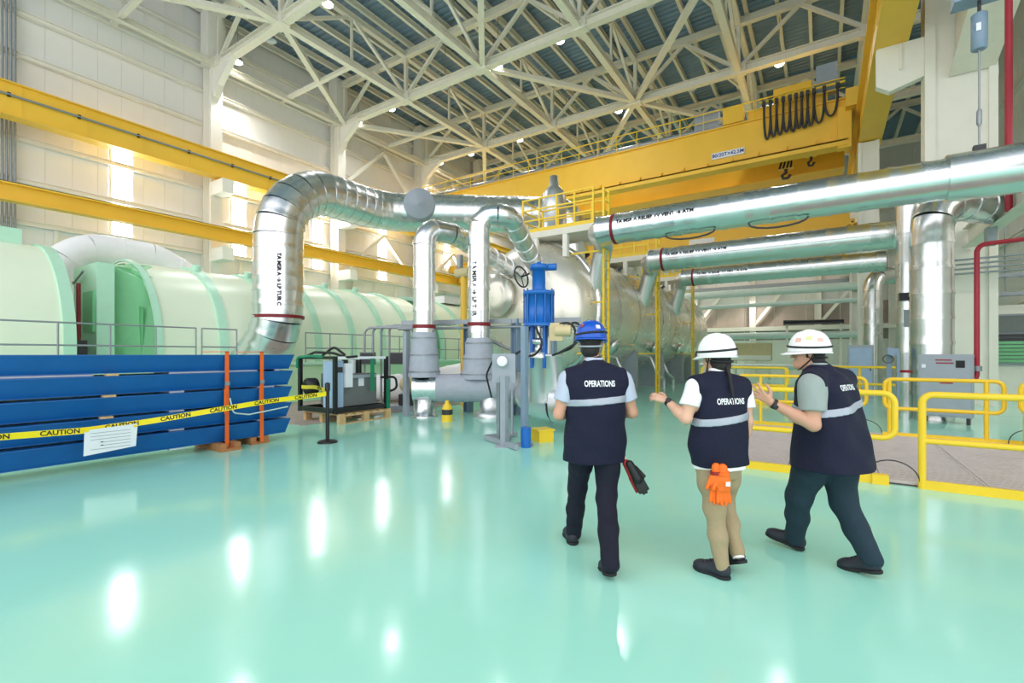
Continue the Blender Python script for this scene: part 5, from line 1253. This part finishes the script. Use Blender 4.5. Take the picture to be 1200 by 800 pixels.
    for q in 'lr':
        S_ = J['sh_'+q]; sgn = -1 if q == 'l' else 1; cr = P.get('cap', 0.088)
        pa, pb = nk*0.5+S_*0.5+np.array([0, 0, -0.03]), S_+np.array([0, 0, 0.005]); e_ = r*sgn; lim = float(e_@S_)+P.get('cap_out', 0.022)
        sl, X, Y, Z = g.sub(np.minimum(pa, pb)-0.16, np.maximum(pa, pb)+0.16); ab = pb-pa
        t = np.clip(((X-pa[0])*ab[0]+(Y-pa[1])*ab[1]+(Z-pa[2])*ab[2])/(ab@ab), 0, 1)
        dd = np.sqrt((X-pa[0]-t*ab[0])**2+(Y-pa[1]-t*ab[1])**2+(Z-pa[2]-t*ab[2])**2)-(cr-0.004*t)
        g.mix(sl, np.maximum(dd, e_[0]*X+e_[1]*Y+e_[2]*Z-lim), 0.03)
    g.cone(nk+np.array([0, 0, -0.075]), nk+np.array([0, 0, -0.02]), 0.105*s, 0.086*s, 0.03)
    vest, VV, VQ = skin_obj(g, 'vest', NAVY, root, 2)
    gs = Grid((-0.5, -0.5, 0.6), (0.5, 0.5, 1.62), 0.007); gs.F = (g.F-0.006).astype(np.float32)
    n_ = nv(np.array([0, 0, 1.0])+r*P.get('stripe_tilt', 0.0)); zc = P['stripe']
    gs.cut(n_, zc+0.026); gs.cut(-n_, -zc+0.026)
    skin_obj(gs, 'reflective_band', SILVER, vest, 0)
    bvh = BVHTree.FromPolygons([tuple(p) for p in VV], [tuple(q) for q in VQ.tolist()])
    V, F = text_mesh('OPERATIONS', P.get('txt', 0.052), 0.0016); pts = []
    tx, tz = P['txt_at']
    for x, y, z in V:
        o = r*(tx+x*P.get('txw', 0.7))+f*(-0.6)+np.array([0, 0, tz+y]); hit = bvh.ray_cast(Vector(o), Vector(f))
        pts.append(tuple((hit[0]-Vector(f)*0.004) if hit[0] is not None else Vector(o+f*0.45)))
    b = MB(); b.add(pts, F); local(b, 'lettering', WHITETXT, vest)
    b = MB()   # zip along the front
    zz = np.linspace(P['vest'][0][0]+0.02, nk[2]-0.1, 24); zp = []
    for z in zz:
        hit = bvh.ray_cast(Vector(f*0.7+np.array([0, 0, z])), Vector(-f))
        if hit[0] is not None: zp.append(hit[0]+Vector(f)*0.002)
    if len(zp) > 2: b.tube(zp, 0.006, 6); local(b, 'zip', BLACK, vest)
    # ---- hair below the helmet
    g = Grid(hd-0.28, hd+0.2, 0.005)
    g.ell(H(0, -0.012, 0.03), (0.083, 0.104, 0.108), HM, 0.01, cut=lambda a, b_, c: np.maximum(b_-0.045-0.35*c, -0.098-c))
    g.ell(H(0, -0.045, -0.055), (0.07, 0.064, 0.065), HM, 0.02, cut=lambda a, b_, c: b_-0.035)
    for q in (-1, 1): g.cone(H(q*0.074, 0.022, 0.02), H(q*0.073, 0.02, -0.03), 0.011, 0.006, 0.01)
    if P.get('tail'):
        tl = [H(0, -0.095, -0.06)] + [np.array(p) for p in P['tail']]; g2 = Grid(np.min(tl, 0)-0.05, np.max(tl, 0)+0.05, 0.005)
        g2.chain(tl, [0.02]+[0.011]*(len(tl)-2)+[0.005], 0.01); skin_obj(g2, 'hair_tail', HAIR, root, 1)
    skin_obj(g, 'hair', HAIR, root, 1)
    # ---- helmet: shell, brim, ridge, strap band, chin strap
    hm = P['helmet']; b = MB(); seg = 40; rings = []
    hc = H(0, -0.006, P.get('hat', 0.022))
    def shell(a, t, grow=0.0):
        el = math.pi/2*t; rx, ry, rz = 0.122+grow, 0.147+grow, P.get('hat_h', 0.166)+grow; c = math.cos(el)**0.72
        return hc+hr*(rx*c*math.cos(a))+hf*(ry*c*math.sin(a)-0.0)+hu*(rz*math.sin(el)-0.012)
    nr = 12; vs = []; fs = []
    for i in range(nr):
        for k in range(seg): vs.append(shell(2*math.pi*k/seg, i/nr*0.999))
    vs.append(shell(0, 1.0))
    fs = [(i*seg+k, i*seg+(k+1) % seg, (i+1)*seg+(k+1) % seg, (i+1)*seg+k) for i in range(nr-1) for k in range(seg)] + [((nr-1)*seg+k, (nr-1)*seg+(k+1) % seg, nr*seg) for k in range(seg)]
    b.add(vs, fs, True); b.add(vs[:seg], [tuple(range(seg))[::-1]])
    hel = local(b, 'helmet', hm, root)
    b = MB(); vs = []
    for k in range(seg):
        a = 2*math.pi*k/seg; w_ = 0.005+0.045*max(0, math.sin(a))**3
        for gx, dz in ((0.0, 0.004), (w_, -0.006-0.012*max(0, math.sin(a))), (w_, -0.012-0.012*max(0, math.sin(a))), (0.0, -0.008)):
            vs.append(shell(a, 0.0, gx)+hu*dz)
    b.add(vs, [(4*k+j, 4*((k+1) % seg)+j, 4*((k+1) % seg)+(j+1) % 4, 4*k+(j+1) % 4) for k in range(seg) for j in range(4)], True)
    local(b, 'helmet_brim', P.get('brim', hm), hel)
    b = MB()
    for gx in (-0.03, 0.0, 0.03): b.tube([hc+hr*gx*1.0+hf*(0.130*math.cos(a))+hu*(math.sqrt(max(0.01, 1-(gx/0.124)**2))*(P.get('hat_h', 0.166)-0.004)*math.sin(a)-0.01) for a in np.linspace(R(18), R(162), 16)], 0.009, 8)
    local(b, 'helmet_ridge', hm, hel)
    b = MB(); b.tube([shell(2*math.pi*k/seg, 0.17, 0.001)+hu*0.012*math.cos(2*math.pi*k/seg) for k in range(seg)], 0.0085, 8, closed=True)
    local(b, 'strap_band', BLACK, hel)
    b = MB()
    for q in (-1, 1): b.tube(fillet([H(q*0.1, -0.03, 0.02), H(q*0.083, 0.0, -0.05), H(q*0.04, 0.06, -0.118), H(0, 0.07, -0.128)], 0.04, 4), 0.005, 6)
    b.tube([H(0.09*math.cos(a), -0.02-0.098*math.sin(a), -0.02-0.012*math.sin(a)) for a in np.linspace(0.1, 3.04, 12)], 0.008, 6)
    local(b, 'chin_strap', BLACK if hm == HELW else PAINTGREY, hel)
    for (a, t, m_) in P.get('stickers', ()):
        b = MB(); o = shell(a, t, 0.004); vs = [shell(a+da, t+dt, 0.003) for da, dt in ((-0.16, -0.07), (0.16, -0.07), (0.16, 0.07), (-0.16, 0.07))]
        b.add(vs, [(0, 1, 2, 3)]); local(b, 'sticker', m_, hel)
    if P.get('glasses'):
        b = MB()
        for q in (-1, 1):
            b.tube([H(q*0.032+0.022*math.cos(a), 0.105, 0.0+0.017*math.sin(a)) for a in np.linspace(0, 2*math.pi, 17)[:-1]], 0.0025, 6, closed=True)
            b.tube([H(q*0.056, 0.104, 0.004), H(q*0.08, 0.06, 0.004), H(q*0.082, -0.01, 0.0)], 0.0025, 6)
        b.tube([H(-0.01, 0.107, 0.003), H(0.01, 0.107, 0.003)], 0.0025, 6); local(b, 'glasses', BLACK, root)
    if P.get('watch'):
        q = P['watch']; W_, E_ = J['wr_'+q], J['el_'+q]; d = nv(E_-W_); c = W_+d*0.022
        b = MB(); b.tube([c-d*0.012, c+d*0.012], 0.035*s, 18); wt = local(b, 'watch', BLACK, root)
        o = nv(np.array(P['hand_'+q][1])*-1); b = MB(); b.lathe(c+o*0.03*s, o, [(0, 0.019), (0.012, 0.019), (0.013, 0.015)], 16); local(b, 'watch_case', DARK, wt)
    return root, B, bvh
# ---- worker one: blue helmet, walking straight ahead
p1, B1, v1 = person(dict(
    loc=(-1.47, 3.42), hat=0.044, hat_h=0.146, turn=R(4), look=R(-18), nod=-0.05, seed=11, skin=SKIN, trouser=NAVYTROUSER, shirt=SHIRTB, helmet=HELB,
    label='person in a blue helmet and navy vest walking away, nearest the blue valve',
    J=dict(neck=(-0.01, 0.0, 1.50), head=(-0.028, 0.03, 1.655),
           sh_l=(-0.215, -0.01, 1.375), el_l=(-0.285, -0.03, 1.11), wr_l=(-0.20, 0.2, 1.08), sh_r=(0.205, 0.0, 1.375), el_r=(0.285, 0.0, 1.12), wr_r=(0.19, 0.22, 1.10),
           hip_l=(-0.095, 0.01, 0.87), kn_l=(-0.115, 0.16, 0.50), an_l=(-0.13, 0.29, 0.10), heel_l=(-0.135, 0.235, 0.0), ball_l=(-0.15, 0.43, 0.0),
           hip_r=(0.095, -0.01, 0.87), kn_r=(0.075, -0.06, 0.48), an_r=(0.04, -0.36, 0.13), heel_r=(0.035, -0.41, 0.045), ball_r=(0.04, -0.21, 0.0)),
    vest=[(0.75, 0, 0, 0.228, 0.16, 2.4), (0.9, 0, 0, 0.232, 0.165, 2.4), (1.05, 0, 0, 0.222, 0.158, 2.4), (1.2, 0, 0, 0.228, 0.155, 2.5), (1.32, 0, 0, 0.242, 0.148, 2.5), (1.385, 0, 0, 0.238, 0.13, 2.4), (1.43, 0, 0, 0.205, 0.11, 2.2), (1.465, 0, 0, 0.15, 0.09, 2.1), (1.5, 0, 0, 0.09, 0.075, 2)],
    hipz=0.88, leg=1.12, leg_r=(0.105, 0.09, 0.075, 0.07, 0.064), stripe=1.215, stripe_tilt=-0.08, txt=0.062, txw=0.62, txt_at=(0.0, 1.35),
    hand_l=((0.5, 0.85, -0.1), (0.6, -0.3, -0.6), (0, 0.3, 1), (0.6, 0.6, 0.6, 0.6)), hand_r=((-0.5, 0.85, -0.1), (-0.6, -0.3, -0.6), (0, 0.3, 1), (0.6, 0.6, 0.6, 0.6)),
    sleeve=0.62, sleeve_r=(0.075, 0.07), stickers=((R(-120), 0.45, REDINK), (R(-50), 0.4, WHITETXT))))
# ---- worker two: white helmet, khaki trousers, left forearm raised
p2, B2, v2 = person(dict(
    loc=(-0.63, 3.69), turn=R(16), look=R(22), nod=-0.03, seed=23, skin=SKIN2, trouser=KHAKI, shirt=SHIRTW, helmet=HELW, s=0.92, shoe=0.93, socks=True,
    label='person in a white helmet, navy vest and khaki trousers with raised left forearm',
    J=dict(neck=(0.0, 0.0, 1.425), head=(-0.005, 0.03, 1.545),
           sh_l=(-0.19, -0.05, 1.335), el_l=(-0.262, -0.07, 1.115), wr_l=(-0.345, 0.09, 1.225), sh_r=(0.19, 0.05, 1.32), el_r=(0.222, 0.03, 1.08), wr_r=(0.212, 0.09, 0.87),
           hip_l=(-0.075, -0.02, 0.80), kn_l=(-0.045, -0.03, 0.47), an_l=(-0.02, -0.09, 0.10), heel_l=(0.015, -0.13, 0.0), ball_l=(-0.115, 0.03, 0.0),
           hip_r=(0.08, 0.02, 0.80), kn_r=(0.095, 0.13, 0.46), an_r=(0.11, -0.04, 0.175), heel_r=(0.145, -0.09, 0.10), ball_r=(0.09, 0.075, 0.015)),
    vest=[(0.775, 0, 0, 0.212, 0.14, 2.4), (0.92, 0, 0, 0.215, 0.14, 2.4), (1.05, 0, 0, 0.205, 0.135, 2.4), (1.18, 0, 0, 0.212, 0.132, 2.5), (1.27, 0, 0, 0.218, 0.125, 2.5), (1.335, 0, 0, 0.208, 0.11, 2.3), (1.375, 0, 0, 0.175, 0.095, 2.2), (1.405, 0, 0, 0.125, 0.08, 2.1), (1.435, 0, 0, 0.08, 0.068, 2)],
    hipz=0.81, leg=1.02, leg_r=(0.098, 0.09, 0.07, 0.061, 0.05), stripe=1.105, stripe_tilt=-0.12, txt=0.058, txw=0.64, txt_at=(0.0, 1.24), hem=True,
    hand_l=((-0.75, 0.55, 0.3), (0.3, 0.6, -0.6), (0.0, 0.5, 0.7), (0.4, 0.45, 0.5, 0.55)), hand_r=((-0.05, 0.12, -1), (-0.8, 0.5, 0), (-0.3, 1, 0), (0.35, 0.4, 0.45, 0.5)),
    sleeve=0.6, sleeve_r=(0.07, 0.069), watch='l', tail=[(0.03, -0.105, 1.42), (0.035, -0.125, 1.33), (0.045, -0.14, 1.25)]))
# ---- worker three: white helmet with stickers, dark teal trousers, left hand raised
p3, B3, v3 = person(dict(
    loc=(0.02, 4.26), turn=R(34), look=R(66), nod=0.0, seed=37, skin=SKIN, trouser=TEALTROUSER, shirt=SHIRTG, helmet=HELW, s=1.06, glasses=True,
    label='person in a white helmet and dark teal trousers gesturing with an open hand',
    J=dict(neck=(-0.035, 0.035, 1.46), head=(-0.085, 0.075, 1.578),
           sh_l=(-0.215, -0.17, 1.345), el_l=(-0.235, -0.22, 1.075), wr_l=(-0.485, -0.13, 1.225), sh_r=(0.235, 0.16, 1.36), el_r=(0.26, 0.3, 1.10), wr_r=(0.2, 0.5, 1.0),
           hip_l=(-0.09, -0.02, 0.83), kn_l=(-0.125, 0.13, 0.47), an_l=(-0.075, 0.265, 0.115), heel_l=(-0.03, 0.235, 0.005), ball_l=(-0.165, 0.385, 0.045),
           hip_r=(0.10, 0.04, 0.83), kn_r=(0.13, 0.0, 0.46), an_r=(0.19, -0.19, 0.13), heel_r=(0.215, -0.255, 0.045), ball_r=(0.125, -0.085, 0.0)),
    vest=[(0.735, 0.025, -0.03, 0.325, 0.245, 2.3), (0.9, 0.02, -0.02, 0.305, 0.225, 2.3), (1.05, 0.01, -0.01, 0.282, 0.21, 2.3), (1.2, 0.012, 0.0, 0.276, 0.19, 2.4), (1.3, 0.014, 0.005, 0.28, 0.175, 2.5), (1.37, 0.012, 0.01, 0.262, 0.155, 2.4), (1.415, 0.005, 0.02, 0.215, 0.13, 2.2), (1.445, 0, 0.04, 0.15, 0.10, 2.1), (1.475, 0, 0.045, 0.095, 0.08, 2)],
    hipz=0.84, leg=1.3, leg_r=(0.128, 0.112, 0.09, 0.08, 0.07), stripe=1.175, stripe_tilt=-0.16, txt=0.056, txw=0.66, txt_at=(-0.04, 1.33),
    hand_l=((-0.8, 0.1, 0.6), (0.1, 0.75, 0.5), (0.35, 0.2, 0.7), (0.12, 0.12, 0.18, 0.25), 0.24), hand_r=((-0.2, 0.9, -0.1), (-0.6, -0.2, -0.3), (0, 0, 1), (0.5, 0.5, 0.5, 0.5)),
    sleeve=0.66, sleeve_r=(0.092, 0.09), watch='l', cap=0.1, fold=0.024, stickers=((R(140), 0.36, STICKP), (R(172), 0.42, STICKL), (R(205), 0.36, STICKP))))
# ---- things hanging from them
def place(o, root):
    """turn a thing built in a figure's frame into a top-level thing at the same spot"""
    a = R(33.2); o.rotation_euler = (0, 0, a); o.location = root.location; return o
gl = bpy.data.objects.new('work_gloves', None); col.objects.link(gl); place(gl, p2); tag(gl, 'orange work gloves hanging from the back of the khaki trousers', 'gloves')
for i, (dx, dy) in enumerate(((0.0, 0.0), (0.035, 0.022))):
    g = Grid((-0.3, -0.5, 0.45), (0.2, 0.1, 0.9), 0.006); o = np.array([-0.10+dx, -0.19+dy*-1, 0.0])
    g.cone(o+(0, 0, 0.80), o+(0.005, 0, 0.72), 0.03, 0.036, 0.02); g.cone(o+(-0.018, 0, 0.72), o+(-0.016, 0, 0.66), 0.028, 0.026, 0.02); g.cone(o+(0.022, 0, 0.72), o+(0.024, 0, 0.66), 0.028, 0.026, 0.02)
    for k, (fx, L) in enumerate(((-0.032, 0.085), (-0.011, 0.1), (0.012, 0.1), (0.034, 0.085))): g.cone(o+(fx, 0, 0.655), o+(fx*1.25+0.004*i, -0.005, 0.655-L), 0.0135, 0.012, 0.006)
    g.cone(o+(-0.035, 0, 0.73), o+(-0.068, -0.01, 0.66), 0.015, 0.012, 0.012)
    gg, _, _ = skin_obj(g, 'glove', GLOVEO, gl, 1)
    b = MB(); b.tube([o+(0, 0, 0.775), o+(0.002, 0, 0.755)], 0.042, 14); local(b, 'cuff_band', GLOVER if i == 0 else GLOVEO, gg)
b = MB(); b.box((-0.06, -0.249, 0.685), (-0.03, -0.243, 0.715)); local(b, 'badge', PAPER, gl)
g2 = bpy.data.objects.new('work_gloves', None); col.objects.link(g2); place(g2, p1); tag(g2, 'dark red and black gloves hanging at the hip of the blue helmeted person', 'gloves')
for i, (dx, m_) in enumerate(((0.0, GLOVER), (0.03, BLACK))):
    g = Grid((0.1, -0.3, 0.4), (0.5, 0.1, 0.85), 0.006); o = np.array([0.225+dx*0.6, -0.06-dx, 0.0]); q = np.array([0.10, -0.02, -0.19]) 
    a0 = o+(0.0, 0, 0.745); a1 = a0+q*0.55; sd = nv(np.cross(q, (0, 1, 0)))
    g.cone(a0, a1, 0.03, 0.038, 0.02)
    for k in range(4): g.cone(a1+sd*(-0.028+0.019*k), a1+sd*(-0.034+0.022*k)+q*(0.48, 0.56, 0.56, 0.48)[k], 0.0135, 0.011, 0.006)
    g.cone(a0+q*0.2+sd*0.028, a0+q*0.6+sd*0.055, 0.014, 0.011, 0.01)
    gg, _, _ = skin_obj(g, 'glove', m_, g2, 1)
b = MB(); b.tube(fillet([(0.2, -0.03, 0.82), (0.215, -0.05, 0.78), (0.225, -0.06, 0.74)], 0.03, 4), 0.012, 8); local(b, 'clip', BEIGE, g2)
